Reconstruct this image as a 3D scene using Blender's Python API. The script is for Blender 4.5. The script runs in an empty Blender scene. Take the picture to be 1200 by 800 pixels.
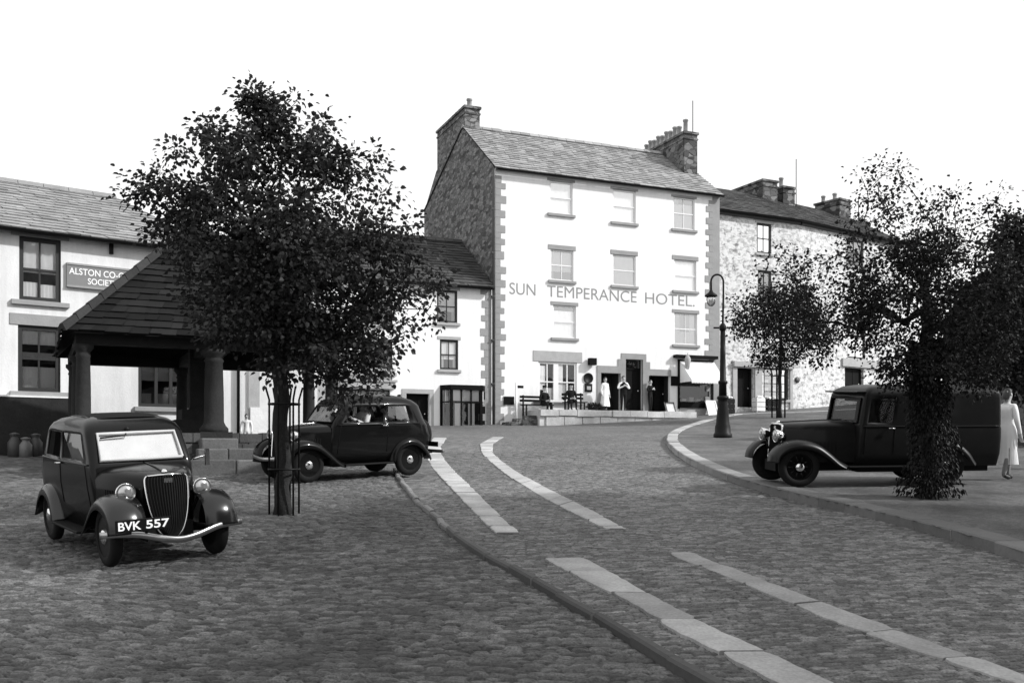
import bpy, bmesh, math, random
import numpy as np
from mathutils import Vector, Matrix
from mathutils import noise as mnoise

SC = bpy.context.scene
COL = SC.collection
R = math.radians
rnd = random.Random(7)

# ------------------------------------------------------------------ camera, sky, sun, exposure
FPX, CX, HY, CAMZ = 1150.0, 600.0, 530.0, 1.9
cam_d = bpy.data.cameras.new("camera")
cam = bpy.data.objects.new("camera", cam_d); COL.objects.link(cam)
cam.location = (0, 0, CAMZ); cam.rotation_euler = (R(90), 0, 0)
cam_d.sensor_width = 36; cam_d.lens = 36 * FPX / 1200
cam_d.shift_y = (HY - 400) / 1200
cam_d.clip_start = .1; cam_d.clip_end = 2000
SC.camera = cam

SUN_AZ, SUN_EL = math.atan2(.985, -.17), R(35)      # azimuth from +Y towards +X: behind the camera, to the right
world = bpy.data.worlds.new("World"); SC.world = world; world.use_nodes = True
nt = world.node_tree; nt.nodes.clear()
sky = nt.nodes.new("ShaderNodeTexSky"); sky.sky_type = 'NISHITA'; sky.sun_disc = False
sky.sun_elevation = SUN_EL; sky.sun_rotation = SUN_AZ; sky.dust_density = 4.0; sky.air_density = 1.0; sky.altitude = 280
bw = nt.nodes.new("ShaderNodeSeparateColor")        # blue-sensitive film: the plate sees the sky's blue channel as grey
bg = nt.nodes.new("ShaderNodeBackground"); bg.inputs[1].default_value = .13
wo = nt.nodes.new("ShaderNodeOutputWorld")
veil = nt.nodes.new("ShaderNodeMix"); veil.data_type = 'FLOAT'   # thin bright cloud over the whole sky
veil.inputs[0].default_value = .8; veil.inputs[3].default_value = 8.6
nt.links.new(sky.outputs[0], bw.inputs[0]); nt.links.new(bw.outputs[2], veil.inputs[2]); nt.links.new(veil.outputs[0], bg.inputs[0]); nt.links.new(bg.outputs[0], wo.inputs[0])

sun_d = bpy.data.lights.new("sun", 'SUN'); sun_d.energy = 3.9; sun_d.angle = R(2.5); sun_d.color = (1, 1, 1)
sun = bpy.data.objects.new("sun", sun_d); COL.objects.link(sun)
sdir = Vector((math.sin(SUN_AZ) * math.cos(SUN_EL), math.cos(SUN_AZ) * math.cos(SUN_EL), math.sin(SUN_EL)))
sun.rotation_euler = sdir.to_track_quat('Z', 'Y').to_euler(); sun.location = sdir * 60
SC.view_settings.view_transform = 'Standard'; SC.view_settings.look = 'None'
SC.view_settings.exposure = 0.2; SC.view_settings.gamma = 1.0; SC.view_settings.use_curve_mapping = False

# ------------------------------------------------------------------ helpers
ORIG = {}
def tag(o, label=None, cat=None, group=None, kind=None):
    if label: o['label'] = label
    if cat: o['category'] = cat
    if group: o['group'] = group
    if kind: o['kind'] = kind
    return o

def thing(name, label, cat, loc, rz=0.0, group=None, local=False):
    o = bpy.data.objects.new(name, None); COL.objects.link(o)
    o.location = loc; o.rotation_euler = (0, 0, rz); o.empty_display_size = .3
    ORIG[o.name] = Vector((0, 0, 0)) if local else Vector(loc)
    return tag(o, label, cat, group)

def kids(o): return [c for c in bpy.data.objects if c.parent == o]
def copy_tree(o, parent=None):
    c = o.copy(); COL.objects.link(c); c.parent = parent
    for k in kids(o): copy_tree(k, c)
    return c

class MB:
    def __init__(s): s.v = []; s.f = []; s.m = []; s.t = []; s.sm = []
    def face(s, pts, mi=0, tone=1.0, smooth=False):
        b = len(s.v); s.v += [tuple(p) for p in pts]; s.f.append(tuple(range(b, b + len(pts))))
        s.m.append(mi); s.t.append(tone); s.sm.append(smooth)
    def grid(s, rows, mi=0, closed=False, smooth=True, skip=None, tone=1.0):
        b = len(s.v); n = len(rows[0])
        for r in rows: s.v += [tuple(p) for p in r]
        for i in range(len(rows) - 1):
            for j in range(n if closed else n - 1):
                if skip and skip(i, j): continue
                k = (j + 1) % n
                s.f.append((b + i * n + j, b + i * n + k, b + (i + 1) * n + k, b + (i + 1) * n + j))
                s.m.append(mi); s.t.append(tone); s.sm.append(smooth)
        return b
    def cap(s, idx, mi=0, smooth=False): s.f.append(tuple(idx)); s.m.append(mi); s.t.append(1.0); s.sm.append(smooth)
    def hexa(s, p, mi=0, tone=1.0):           # p: 8 corners, bottom ring 0-3, top ring 4-7
        b = len(s.v); s.v += [tuple(q) for q in p]
        for f in ((3, 2, 1, 0), (4, 5, 6, 7), (0, 1, 5, 4), (1, 2, 6, 5), (2, 3, 7, 6), (3, 0, 4, 7)):
            s.f.append(tuple(b + i for i in f)); s.m.append(mi); s.t.append(tone); s.sm.append(False)
    def frame_box(s, o, u, v, w, mi=0, tone=1.0):
        o, u, v, w = Vector(o), Vector(u), Vector(v), Vector(w)
        s.hexa([o, o + u, o + u + v, o + v, o + w, o + u + w, o + u + v + w, o + v + w], mi, tone)
    def box(s, c, sx, sy, sz, rz=0.0, mi=0, tone=1.0):      # c is the centre
        m = Matrix.Rotation(rz, 3, 'Z'); u, v = m @ Vector((sx, 0, 0)), m @ Vector((0, sy, 0)); w = Vector((0, 0, sz))
        s.frame_box(Vector(c) - (u + v + w) / 2, u, v, w, mi, tone)
    def tube(s, path, rad, n=8, mi=0, caps=True, smooth=True, flat=None):
        path = [Vector(p) for p in path]
        if not hasattr(rad, '__len__'): rad = [rad] * len(path)
        rows = []; ref = None
        for i, p in enumerate(path):
            t = (path[min(i + 1, len(path) - 1)] - path[max(i - 1, 0)]).normalized()
            if ref is None:
                ref = Vector((0, 0, 1)) if abs(t.z) < .9 else Vector((1, 0, 0))
            a = t.cross(ref)
            if a.length < 1e-4: a = t.cross(Vector((0, 1, 0.3)))
            a.normalize(); c = a.cross(t).normalized(); ref = c
            k = flat or (1, 1)
            rows.append([p + (a * math.cos(2 * math.pi * j / n) * k[0] + c * math.sin(2 * math.pi * j / n) * k[1]) * rad[i] for j in range(n)])
        b = s.grid(rows, mi, True, smooth)
        if caps:
            s.cap([b + j for j in range(n)][::-1], mi); s.cap([b + (len(rows) - 1) * n + j for j in range(n)], mi)
    def lathe(s, prof, n=16, mat=None, mi=0, smooth=True):  # prof: (r, z)
        mat = mat or Matrix.Identity(4)
        rows = [[mat @ Vector((r * math.cos(2 * math.pi * j / n), r * math.sin(2 * math.pi * j / n), z)) for j in range(n)] for r, z in prof]
        b = s.grid(rows, mi, True, smooth)
        if prof[0][0] > 1e-4: s.cap([b + j for j in range(n)][::-1], mi)
        if prof[-1][0] > 1e-4: s.cap([b + (len(rows) - 1) * n + j for j in range(n)], mi)
    def build(s, name, mats, parent=None, origin=None, fix=True, bevel=0):
        if not isinstance(mats, (list, tuple)): mats = [mats]
        off = ORIG[parent.name] if parent is not None else (Vector(origin) if origin is not None else Vector((0, 0, 0)))
        me = bpy.data.meshes.new(name)
        me.from_pydata([(p[0] - off.x, p[1] - off.y, p[2] - off.z) for p in s.v], [], s.f)
        for m in mats: me.materials.append(m)
        me.polygons.foreach_set('material_index', s.m); me.polygons.foreach_set('use_smooth', s.sm)
        a = me.attributes.new('tone', 'FLOAT', 'FACE'); a.data.foreach_set('value', s.t)
        me.update()
        if fix:
            bm = bmesh.new(); bm.from_mesh(me); bmesh.ops.recalc_face_normals(bm, faces=bm.faces); bm.to_mesh(me); bm.free()
        o = bpy.data.objects.new(name, me); COL.objects.link(o)
        if parent is not None: o.parent = parent
        elif origin is not None: o.location = origin
        ORIG[o.name] = off
        if bevel:
            b = o.modifiers.new('bevel', 'BEVEL'); b.width = bevel; b.segments = 2; b.limit_method = 'ANGLE'
        return o

def smooth01(a, b, x):
    t = np.clip((x - a) / (b - a), 0, 1); return t * t * (3 - 2 * t)
def G(x, y):                                   # the hill: rises away from the camera and, farther up, to the right
    x = np.asarray(x, float); y = np.asarray(y, float)
    yy = np.clip(y, -40, 78)
    return .071 * yy + .04 * np.clip(x - 2, 0, 24) * smooth01(28, 52, y)
def g(x, y): return float(G(x, y))
def on_ground(px, py, h=0.0):                  # where the photographed ground point lies on the hill
    a = (px - CX) / FPX; b = (HY - py) / FPX; y = 10.0
    for _ in range(60):
        y += ((CAMZ + b * y) - (g(a * y, y) + h)) / max(.071 - b, .02) * .5
    return Vector((a * y, y, g(a * y, y) + h))

class Facade:
    def __init__(s, p, d):
        s.p = Vector((p[0], p[1], 0)); s.u = Vector((d[0], d[1], 0)).normalized(); s.n = Vector((s.u.y, -s.u.x, 0))
    def pt(s, a, z, d=0.0): return s.p + s.u * a + s.n * d + Vector((0, 0, z))
    def s_at(s, px, d=0.0):
        a = (px - CX) / FPX; o = s.p + s.n * d
        return (a * o.y - o.x) / (s.u.x - a * s.u.y)
    def z_at(s, a, py, d=0.0): return CAMZ + (HY - py) / FPX * (s.p + s.u * a + s.n * d).y
    def rect(s, r, d=0.0):
        a, b = s.s_at(r[0], d), s.s_at(r[1], d); m = (a + b) / 2
        return (a, b, s.z_at(m, r[3], d), s.z_at(m, r[2], d))
    def box(s, mb, s0, s1, z0, z1, d0, d1, mi=0, tone=1.0):
        mb.frame_box(s.pt(s0, z0, d1), s.u * (s1 - s0), s.n * (d0 - d1), Vector((0, 0, z1 - z0)), mi, tone)

# ------------------------------------------------------------------ materials (the photograph is black and white: all greys)
def grey(v): return (v, v, v, 1)
def newmat(name):
    m = bpy.data.materials.new(name); m.use_nodes = True; n = m.node_tree; n.nodes.clear()
    out = n.nodes.new('ShaderNodeOutputMaterial'); p = n.nodes.new('ShaderNodeBsdfPrincipled'); n.links.new(p.outputs[0], out.inputs[0])
    return m, n, p
def nd(n, t, **kw):
    x = n.nodes.new(t)
    for k, v in kw.items(): setattr(x, k, v)
    return x
def mth(n, op, a, b=None, c=None, clamp=False):
    x = nd(n, 'ShaderNodeMath', operation=op, use_clamp=clamp)
    for i, q in enumerate((a, b, c)):
        if q is None: continue
        if isinstance(q, (int, float)): x.inputs[i].default_value = q
        else: n.links.new(q, x.inputs[i])
    return x.outputs[0]
def coords(n, sx=1, sy=1, sz=1):
    tc = nd(n, 'ShaderNodeTexCoord'); mp = nd(n, 'ShaderNodeMapping'); mp.inputs['Scale'].default_value = (sx, sy, sz)
    n.links.new(tc.outputs['Object'], mp.inputs[0]); return mp.outputs[0]
def noise_tex(n, vec, scale, detail=4, rough=.55):
    t = nd(n, 'ShaderNodeTexNoise'); t.inputs['Scale'].default_value = scale; t.inputs['Detail'].default_value = detail
    t.inputs['Roughness'].default_value = rough; n.links.new(vec, t.inputs['Vector']); return t.outputs[0]
def ramp(n, fac, stops):
    r = nd(n, 'ShaderNodeValToRGB'); e = r.color_ramp.elements
    while len(e) < len(stops): e.new(.5)
    for i, (p, v) in enumerate(stops): e[i].position = p; e[i].color = grey(v)
    n.links.new(fac, r.inputs[0]); return r.outputs[0]
def bump(n, p, h, strength=.3, dist=.02):
    b = nd(n, 'ShaderNodeBump'); b.inputs['Strength'].default_value = strength; b.inputs['Distance'].default_value = dist
    n.links.new(h, b.inputs['Height']); n.links.new(b.outputs[0], p.inputs['Normal'])
def tocol(n, p, val): n.links.new(val, p.inputs['Base Color'])

def plain(name, v, rough=.6, var=.15, scale=4, bmp=0, metal=0, coat=0, tone=False, spec=.5, fine=0):
    m, n, p = newmat(name); p.inputs['Roughness'].default_value = rough; p.inputs['Metallic'].default_value = metal
    p.inputs['Coat Weight'].default_value = coat; p.inputs['Coat Roughness'].default_value = .06; p.inputs['Specular IOR Level'].default_value = spec
    vec = coords(n); a = noise_tex(n, vec, scale, 5, .6)
    val = mth(n, 'MULTIPLY_ADD', a, 2 * var * v, v * (1 - var))
    if fine:
        f = noise_tex(n, vec, scale * 14, 3, .6); val = mth(n, 'MULTIPLY', val, mth(n, 'MULTIPLY_ADD', f, 2 * fine, 1 - fine))
    if tone:
        at = nd(n, 'ShaderNodeAttribute', attribute_name='tone'); val = mth(n, 'MULTIPLY', val, at.outputs['Fac'])
    tocol(n, p, val)
    if bmp: bump(n, p, noise_tex(n, vec, scale * 6, 4), bmp, .02)
    return m

def rubble(name, stone, mortar, sx=3.0, sz=6.0, rough=.9, patch=None, contrast=.45, soft=.06):
    m, n, p = newmat(name); p.inputs['Roughness'].default_value = rough; p.inputs['Specular IOR Level'].default_value = .2
    vec = coords(n, sx, sx, sz)
    wn = nd(n, 'ShaderNodeTexNoise'); wn.inputs['Scale'].default_value = 1.1; n.links.new(vec, wn.inputs['Vector'])
    mix = nd(n, 'ShaderNodeVectorMath', operation='MULTIPLY_ADD'); n.links.new(wn.outputs[1], mix.inputs[0]); mix.inputs[1].default_value = (.5, .5, .5); n.links.new(vec, mix.inputs[2])
    v1 = nd(n, 'ShaderNodeTexVoronoi'); v1.inputs['Scale'].default_value = 1; n.links.new(mix.outputs[0], v1.inputs['Vector'])
    v2 = nd(n, 'ShaderNodeTexVoronoi', feature='DISTANCE_TO_EDGE'); v2.inputs['Scale'].default_value = 1; n.links.new(mix.outputs[0], v2.inputs['Vector'])
    sep = nd(n, 'ShaderNodeSeparateColor'); n.links.new(v1.outputs['Color'], sep.inputs[0])
    cell = mth(n, 'MULTIPLY_ADD', sep.outputs[0], 2 * contrast * stone, stone * (1 - contrast))
    edge = mth(n, 'DIVIDE', v2.outputs['Distance'], soft, clamp=True)
    mx = nd(n, 'ShaderNodeMix', data_type='FLOAT'); n.links.new(edge, mx.inputs[0]); mx.inputs[2].default_value = mortar; n.links.new(cell, mx.inputs[3])
    base = coords(n); fn = noise_tex(n, base, 9, 5, .7)
    val = mth(n, 'MULTIPLY', mx.outputs[0], mth(n, 'MULTIPLY_ADD', fn, .8, .6))
    if patch:                                   # (whitewash value, coverage): worn limewash over the stone
        pn = noise_tex(n, base, 4.2, 5, .6); pr = ramp(n, pn, [(patch[1] - .09, 0), (patch[1] + .07, 1)])
        sp = mth(n, 'MULTIPLY', mth(n, 'GREATER_THAN', sep.outputs[1], .78), .55)
        pf = mth(n, 'SUBTRACT', pr, sp, clamp=True)
        m2 = nd(n, 'ShaderNodeMix', data_type='FLOAT'); n.links.new(pf, m2.inputs[0]); n.links.new(val, m2.inputs[2]); m2.inputs[3].default_value = patch[0]; val = m2.outputs[0]
    tocol(n, p, val)
    bump(n, p, mth(n, 'ADD', edge, mth(n, 'MULTIPLY', fn, .4)), .6, .03)
    return m

def harling(name, v, stain=.12):
    m, n, p = newmat(name); p.inputs['Roughness'].default_value = .92; p.inputs['Specular IOR Level'].default_value = .2
    b = coords(n); s = coords(n, 3, 3, .35)
    a = noise_tex(n, b, .8, 6, .65); st = noise_tex(n, s, 1.6, 5, .6)
    val = mth(n, 'MULTIPLY_ADD', ramp(n, a, [(.3, 0), (.7, 1)]), stain * v, v * (1 - stain))
    val = mth(n, 'MULTIPLY', val, mth(n, 'MULTIPLY_ADD', ramp(n, st, [(.35, 0), (.6, 1)]), stain * .8, 1 - stain * .8))
    fl = noise_tex(n, b, 22, 4, .7); val = mth(n, 'MULTIPLY', val, mth(n, 'MULTIPLY_ADD', fl, .2, .9))
    tocol(n, p, val); bump(n, p, fl, .35, .02); return m

def glass(name, gloss=.35, v=.9, tint=.75, fres=1.0, sky_sheen=0.0):
    m = bpy.data.materials.new(name); m.use_nodes = True; n = m.node_tree; n.nodes.clear()
    out = nd(n, 'ShaderNodeOutputMaterial'); mx = nd(n, 'ShaderNodeMixShader'); tr = nd(n, 'ShaderNodeBsdfTransparent'); gl = nd(n, 'ShaderNodeBsdfGlossy')
    tr.inputs[0].default_value = grey(tint); gl.inputs[0].default_value = grey(v); gl.inputs['Roughness'].default_value = .03
    vec = coords(n); bn = nd(n, 'ShaderNodeBump'); bn.inputs['Strength'].default_value = .05; bn.inputs['Distance'].default_value = .05
    n.links.new(noise_tex(n, vec, 2.5, 1), bn.inputs['Height']); n.links.new(bn.outputs[0], gl.inputs['Normal'])
    fr = nd(n, 'ShaderNodeFresnel'); fr.inputs[0].default_value = 1.5
    f = mth(n, 'MULTIPLY_ADD', fr.outputs[0], fres * (1 - gloss), gloss, clamp=True)
    n.links.new(f, mx.inputs[0]); n.links.new(tr.outputs[0], mx.inputs[1]); n.links.new(gl.outputs[0], mx.inputs[2])
    if sky_sheen:                                    # diffuse white that stands for bright sky reflected in the windscreen
        df = nd(n, 'ShaderNodeBsdfDiffuse'); df.inputs[0].default_value = grey(.75); m2 = nd(n, 'ShaderNodeMixShader')
        n.links.new(mth(n, 'MULTIPLY', noise_tex(n, vec, 3, 4), sky_sheen * 2, clamp=True), m2.inputs[0]); n.links.new(mx.outputs[0], m2.inputs[1]); n.links.new(df.outputs[0], m2.inputs[2]); n.links.new(m2.outputs[0], out.inputs[0])
    else: n.links.new(mx.outputs[0], out.inputs[0])
    return m

def leafmat(name, v, trans=.35):
    m, n, p = newmat(name); p.inputs['Roughness'].default_value = .55; p.inputs['Specular IOR Level'].default_value = .12
    at = nd(n, 'ShaderNodeAttribute', attribute_name='tone'); val = mth(n, 'MULTIPLY', at.outputs['Fac'], v)
    tocol(n, p, val)
    tl = nd(n, 'ShaderNodeBsdfTranslucent'); n.links.new(val, tl.inputs[0])
    mx = nd(n, 'ShaderNodeMixShader'); mx.inputs[0].default_value = trans
    out = [x for x in n.nodes if x.type == 'OUTPUT_MATERIAL'][0]
    n.links.new(p.outputs[0], mx.inputs[1]); n.links.new(tl.outputs[0], mx.inputs[2]); n.links.new(mx.outputs[0], out.inputs[0])
    return m

def ground_mat(name, v, fine=.35, patch=.3, rough=.75, pscale=.35, spec=.34):
    m, n, p = newmat(name); p.inputs['Specular IOR Level'].default_value = spec
    b = coords(n); st = coords(n, 5, 9, 5)
    at = nd(n, 'ShaderNodeAttribute', attribute_name='tone')
    big = noise_tex(n, b, pscale, 6, .62); fi = noise_tex(n, st, 3.0, 5, .7); gr = noise_tex(n, b, 60, 3, .7)
    val = mth(n, 'MULTIPLY', at.outputs['Fac'], v)
    val = mth(n, 'MULTIPLY', val, mth(n, 'MULTIPLY_ADD', ramp(n, big, [(.3, 0), (.7, 1)]), 2 * patch, 1 - patch))
    val = mth(n, 'MULTIPLY', val, mth(n, 'MULTIPLY_ADD', ramp(n, fi, [(.28, 0), (.72, 1)]), 2 * fine, 1 - fine))
    val = mth(n, 'MULTIPLY', val, mth(n, 'MULTIPLY_ADD', ramp(n, gr, [(.32, 0), (.68, 1)]), 1.0, .5))
    tocol(n, p, val)
    n.links.new(mth(n, 'MULTIPLY_ADD', fi, .35, rough - .2), p.inputs['Roughness'])
    bump(n, p, mth(n, 'ADD', fi, mth(n, 'MULTIPLY', gr, .4)), .5, .02)
    return m

def screenglass(name): return glass(name, .6, .95, .8, sky_sheen=.32)

m_white = harling('white harled wall', .83, .07)
m_cream = harling('pale render', .72, .14)
m_grey_render = harling('grey render', .42, .2)
m_quoin = plain('dressed grey stone', .27, .85, .22, 2.2, .3, fine=.15)
m_dressed = plain('weathered sandstone', .36, .85, .25, 3, .3, fine=.2)
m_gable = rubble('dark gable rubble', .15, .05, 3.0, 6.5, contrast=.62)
m_limed = rubble('limewashed rubble', .34, .26, 4.2, 8.5, patch=(.68, .43), contrast=.45)
m_rubble = rubble('field rubble', .09, .03, 3.4, 6.0)
m_slate = plain('stone slates', .25, .8, .4, 1.6, .25, tone=True, fine=.3, spec=.3)
m_slate_dark = plain('dark stone slates', .05, .75, .4, 1.8, .25, tone=True, fine=.35, spec=.3)
m_slate_cross = plain('tree shaded slates', .016, .9, .35, 1.8, .25, tone=True, fine=.3, spec=.05)  # slate colour darkened to hold the tree shade over the shelter
m_sash = plain('white sash paint', .75, .5, .05)
m_darksash = plain('dark sash paint', .03, .5, .2, spec=.2)
m_black = plain('black joinery paint', .005, .6, .2, spec=.08)
m_inside = plain('dim room', .012, .9, .3, 1)
m_curtain = plain('white curtain cloth', .86, .9, .06, 6)
m_lace = plain('net curtain', .5, .9, .25, 14)
m_glass = glass('window glass', .16, .9, .85)
m_glass_white = glass('bright window glass', .38, .97, .97)
m_screen = screenglass('bright windscreen')
m_carglass = glass('car glass', .06, .9, .9)
m_carglass_dim = glass('dusty dim car glass', .0, .9, .2, fres=.25)  # dark tint and weak reflection, no surface film
m_iron = plain('black cast iron', .007, .5, .25, 6, .1, spec=.15)
m_grey_iron = plain('grey painted iron', .06, .55, .25, 6, .1)
m_paint = plain('black coach paint', .005, .3, .25, 3, coat=.26, spec=.06)
m_wing = plain('polished wing paint', .006, .24, .2, 3, spec=.55)
m_dull_chrome = plain('dull nickel plate', .42, .32, .25, 8, metal=1)
m_wing_dull = plain('plain black wing paint', .006, .4, .2, 3, spec=.3)
m_pale_frame = plain('pale metal frame', .42, .4, .1, spec=.5)
m_paint_dull = plain('dusty black coach paint', .009, .45, .45, 4, coat=.12, fine=.25, spec=.1)
m_chrome = plain('chrome plate', .75, .12, .05, 8, metal=1)
m_lens = plain('headlamp glass', .42, .15, .75, 16, coat=1, metal=.7)
m_tyre = plain('tyre rubber', .01, .85, .3, 5, fine=.2, spec=.15)
m_fabric_roof = plain('roof fabric', .01, .9, .3, 9, spec=.1)
m_grille = plain('radiator dark', .008, .6, .2, spec=.1)
m_lettering_dark = plain('painted grey lettering', .25, .9, .25, 3, fine=.2)
m_lettering_white = plain('white lettering', .8, .6, .05)
m_board = plain('dark sign board', .17, .6, .15)
m_poster = plain('posters', .55, .8, .35, 5)
m_awning = plain('white canvas', .8, .9, .06, 2)
m_bark = plain('dark bark', .012, .95, .4, 6, .8, fine=.4)
m_leaf = leafmat('lime leaves', .036, .3)
m_leaf2 = leafmat('dark small leaves', .02, .22)
m_ivy = leafmat('ivy leaves', .014, .15)
m_track = plain('wheel track stone', .20, .85, .5, 2.6, .5, tone=True, fine=.4, spec=.2)
m_kerb = plain('kerb stone', .14, .8, .3, 1.6, .35, tone=True, fine=.25)
m_kerb_pale = plain('pale kerb stone', .22, .8, .25, 1.6, .35, tone=True, fine=.22)
m_worn_lime = plain('worn whitewashed stone', .5, .9, .6, 1.5, .5, fine=.35)
m_lime_stone = plain('whitewashed stone', .72, .9, .18, 2.5, .4, fine=.12)
m_road = ground_mat('road setts', .115, .5, .26)
m_cobble = ground_mat('market place cobbles', .085, .55, .45)
m_pave = ground_mat('earth and gravel footway', .085, .6, .5, pscale=.8)
m_cross_stone = plain('sooty cross stone', .028, .9, .5, 2.4, .5, fine=.4, spec=.12)  # sooty stone, colour darkened further for tree shade over the columns
m_step = plain('worn step stone', .075, .9, .5, 2.2, .5, fine=.4, spec=.15, tone=True)
m_timber = plain('dark timber', .018, .85, .35, 5, .2, spec=.1)
m_skin = plain('skin', .42, .55, .08)
m_hair = plain('dark hair', .02, .6, .2, 20)
m_cloth_dark = plain('dark wool cloth', .014, .95, .25, 12, spec=.1)
m_cloth_white = plain('white cotton cloth', .78, .9, .05, 8)
m_cloth_grey = plain('grey cloth', .2, .95, .2, 12)
m_shoe = plain('shoe leather', .02, .5, .2)
m_pot = plain('clay chimney pot', .3, .85, .3, 6, fine=.2)
m_soot = rubble('sooty chimney stone', .12, .05, 2.6, 4.2, contrast=.75)
m_sooty_course = rubble('sooty coursed stone', .06, .035, 2.8, 6.5, contrast=.6, soft=.14)
m_lead = plain('lead flashing', .12, .6, .2)
m_can = plain('galvanised metal', .16, .5, .3, 6)
# ------------------------------------------------------------------ the ground: setts, cobbles, kerbs, wheel tracks
def hsh(i, j, k=0):
    v = np.sin(i * 127.1 + j * 311.7 + k * 74.7) * 43758.5453
    return v - np.floor(v)
def vnoise(x, y, k=0):
    i, j = np.floor(x), np.floor(y); a, b = x - i, y - j; a = a * a * (3 - 2 * a); b = b * b * (3 - 2 * b)
    return (hsh(i, j, k) * (1 - a) + hsh(i + 1, j, k) * a) * (1 - b) + (hsh(i, j + 1, k) * (1 - a) + hsh(i + 1, j + 1, k) * a) * b
def setts(x, y, row, length, ang, k, warp=.03):
    c, s = math.cos(ang), math.sin(ang)
    u = x * c + y * s; v = -x * s + y * c
    v = v + warp * 3 * (vnoise(u * .7, v * .7, k + 5) - .5) + warp * (vnoise(u * 4, v * 4, k + 6) - .5)
    i = np.floor(v / row); ln = length * (.8 + .45 * hsh(i, i * 0, k + 2))
    uu = u + hsh(i, i * 0, k) * 7 + warp * (vnoise(u * 5, v * 5, k + 7) - .5)
    j = np.floor(uu / ln)
    fv = np.abs(2 * (v / row - i) - 1); fu = np.abs(2 * (uu / ln - j) - 1)
    h = (1 - fv ** 4) * (1 - fu ** 6)
    hh = hsh(i, j, k + 3)
    return h * (.55 + .6 * hh) + .35 * (hsh(i, j, k + 8) - .5) * (2 * (v / row - i) - 1), (.55 + 1.0 * hsh(i, j, k + 4) ** 1.4) * (1 - .93 * (1 - np.clip(h * 2.1, 0, 1)))

def np_sheet(name, X, Y, Z, T, mat, mask=None):
    n, m = X.shape
    co = np.stack([X, Y, Z], -1).reshape(-1, 3).astype(np.float32)
    idx = np.arange(n * m).reshape(n, m)
    q = np.stack([idx[:-1, :-1], idx[:-1, 1:], idx[1:, 1:], idx[1:, :-1]], -1).reshape(-1, 4)
    if mask is not None: q = q[mask.reshape(-1)]
    me = bpy.data.meshes.new(name)
    me.vertices.add(len(co)); me.vertices.foreach_set('co', co.reshape(-1))
    me.loops.add(q.size); me.loops.foreach_set('vertex_index', q.reshape(-1).astype(np.int32))
    me.polygons.add(len(q)); me.polygons.foreach_set('loop_start', np.arange(0, q.size, 4, dtype=np.int32))
    me.polygons.foreach_set('use_smooth', np.ones(len(q), dtype=bool))
    me.update(calc_edges=True); me.validate()
    a = me.attributes.new('tone', 'FLOAT', 'POINT'); a.data.foreach_set('value', T.reshape(-1).astype(np.float32))
    me.materials.append(mat)
    o = bpy.data.objects.new(name, me); COL.objects.link(o)
    return tag(o, kind='structure')

def spaced(segs):                               # (start, end, first step, last step)
    out = []
    for a, b, s0, s1 in segs:
        p = a
        while p < b:
            out.append(p); p += s0 + (s1 - s0) * (p - a) / (b - a)
    out.append(segs[-1][1]); return np.array(out)

# main sheet
xs = spaced([(-400, -60, 60, 20), (-60, -14, 4, .5), (-14, -1.5, .4, .1), (-1.5, 6.2, .02, .02), (6.2, 9, .03, .04), (9, 16, .06, .3), (16, 60, .5, 4), (60, 400, 20, 60)])
ys = spaced([(-60, -4, 8, 1), (-4, 5.4, .6, .1), (5.4, 11, .012, .017), (11, 16, .018, .035), (16, 30, .036, .09), (30, 60, .1, .4), (60, 160, 2, 8), (160, 900, 20, 80)])
X, Y = np.meshgrid(xs, ys)
h, t = setts(X, Y, .072, .12, R(9), 1, .035)
fade = 1 - smooth01(22, 40, Y)
lowf = (vnoise(X * .5, Y * .5, 31) - .5) * .05
np_sheet('road', X, Y, G(X, Y) - .012 + lowf * smooth01(3, 5, Y) * .5 + .013 * h * fade, t * fade + (1 - fade) * (.85 + .3 * (t - .8)), m_road)

# market place (left), aligned to the gutter line
gut = [(790, 800), (745, 770), (700, 742), (630, 700), (590, 676), (555, 655), (540, 642), (525, 630), (518, 618), (500, 603), (487, 587), (480, 578), (472, 566)]
gp = [on_ground(*q) for q in gut]
gx = [gp[0].x + (gp[0].x - gp[3].x) / (gp[0].y - gp[3].y) * (1.5 - gp[0].y)] + [p.x for p in gp] + [-2.75, -3.6, -4.6]
gy = [1.5] + [p.y for p in gp] + [22.5, 30, 42]
ts = spaced([(0.0, 6.5, .02, .022), (6.5, 12, .05, .2), (12, 60, .4, 4)])
ys2 = spaced([(1.5, 5.4, .4, .08), (5.4, 11, .012, .018), (11, 16, .02, .04), (16, 30, .045, .12), (30, 42, .2, .4)])
T2, Y2 = np.meshgrid(ts, ys2)
kx = np.interp(Y2, gy, gx) + .05 * (vnoise(Y2 * 1.7, Y2 * 0, 4) - .5)
X2 = kx - T2
rise = .035 + .07 * (1 - smooth01(11, 17, Y2))
h2, t2 = setts(X2, Y2, .076, .13, R(-5), 11, .08)
rough_l = (vnoise(X2 * .55, Y2 * .55, 3) - .5) * .10 + (vnoise(X2 * 1.6, Y2 * 1.6, 13) - .5) * .035
nearf = np.clip(T2 / .4, 0, 1)
def square_z(x, y):
    r_ = float((vnoise(np.array(x * .55), np.array(y * .55), 3) - .5) * .10 + (vnoise(np.array(x * 1.6), np.array(y * 1.6), 13) - .5) * .035)
    return g(x, y) + .035 + .07 * float(1 - smooth01(11, 17, np.array(y))) + r_ * float(smooth01(1, 4, np.array(np.interp(y, gy, gx) - x)))
np_sheet('market_place', X2, Y2, G(X2, Y2) + rise + rough_l * nearf * smooth01(1, 4, T2) + .024 * h2 * np.clip(T2 / .1, .0, 1), t2, m_cobble)

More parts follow.
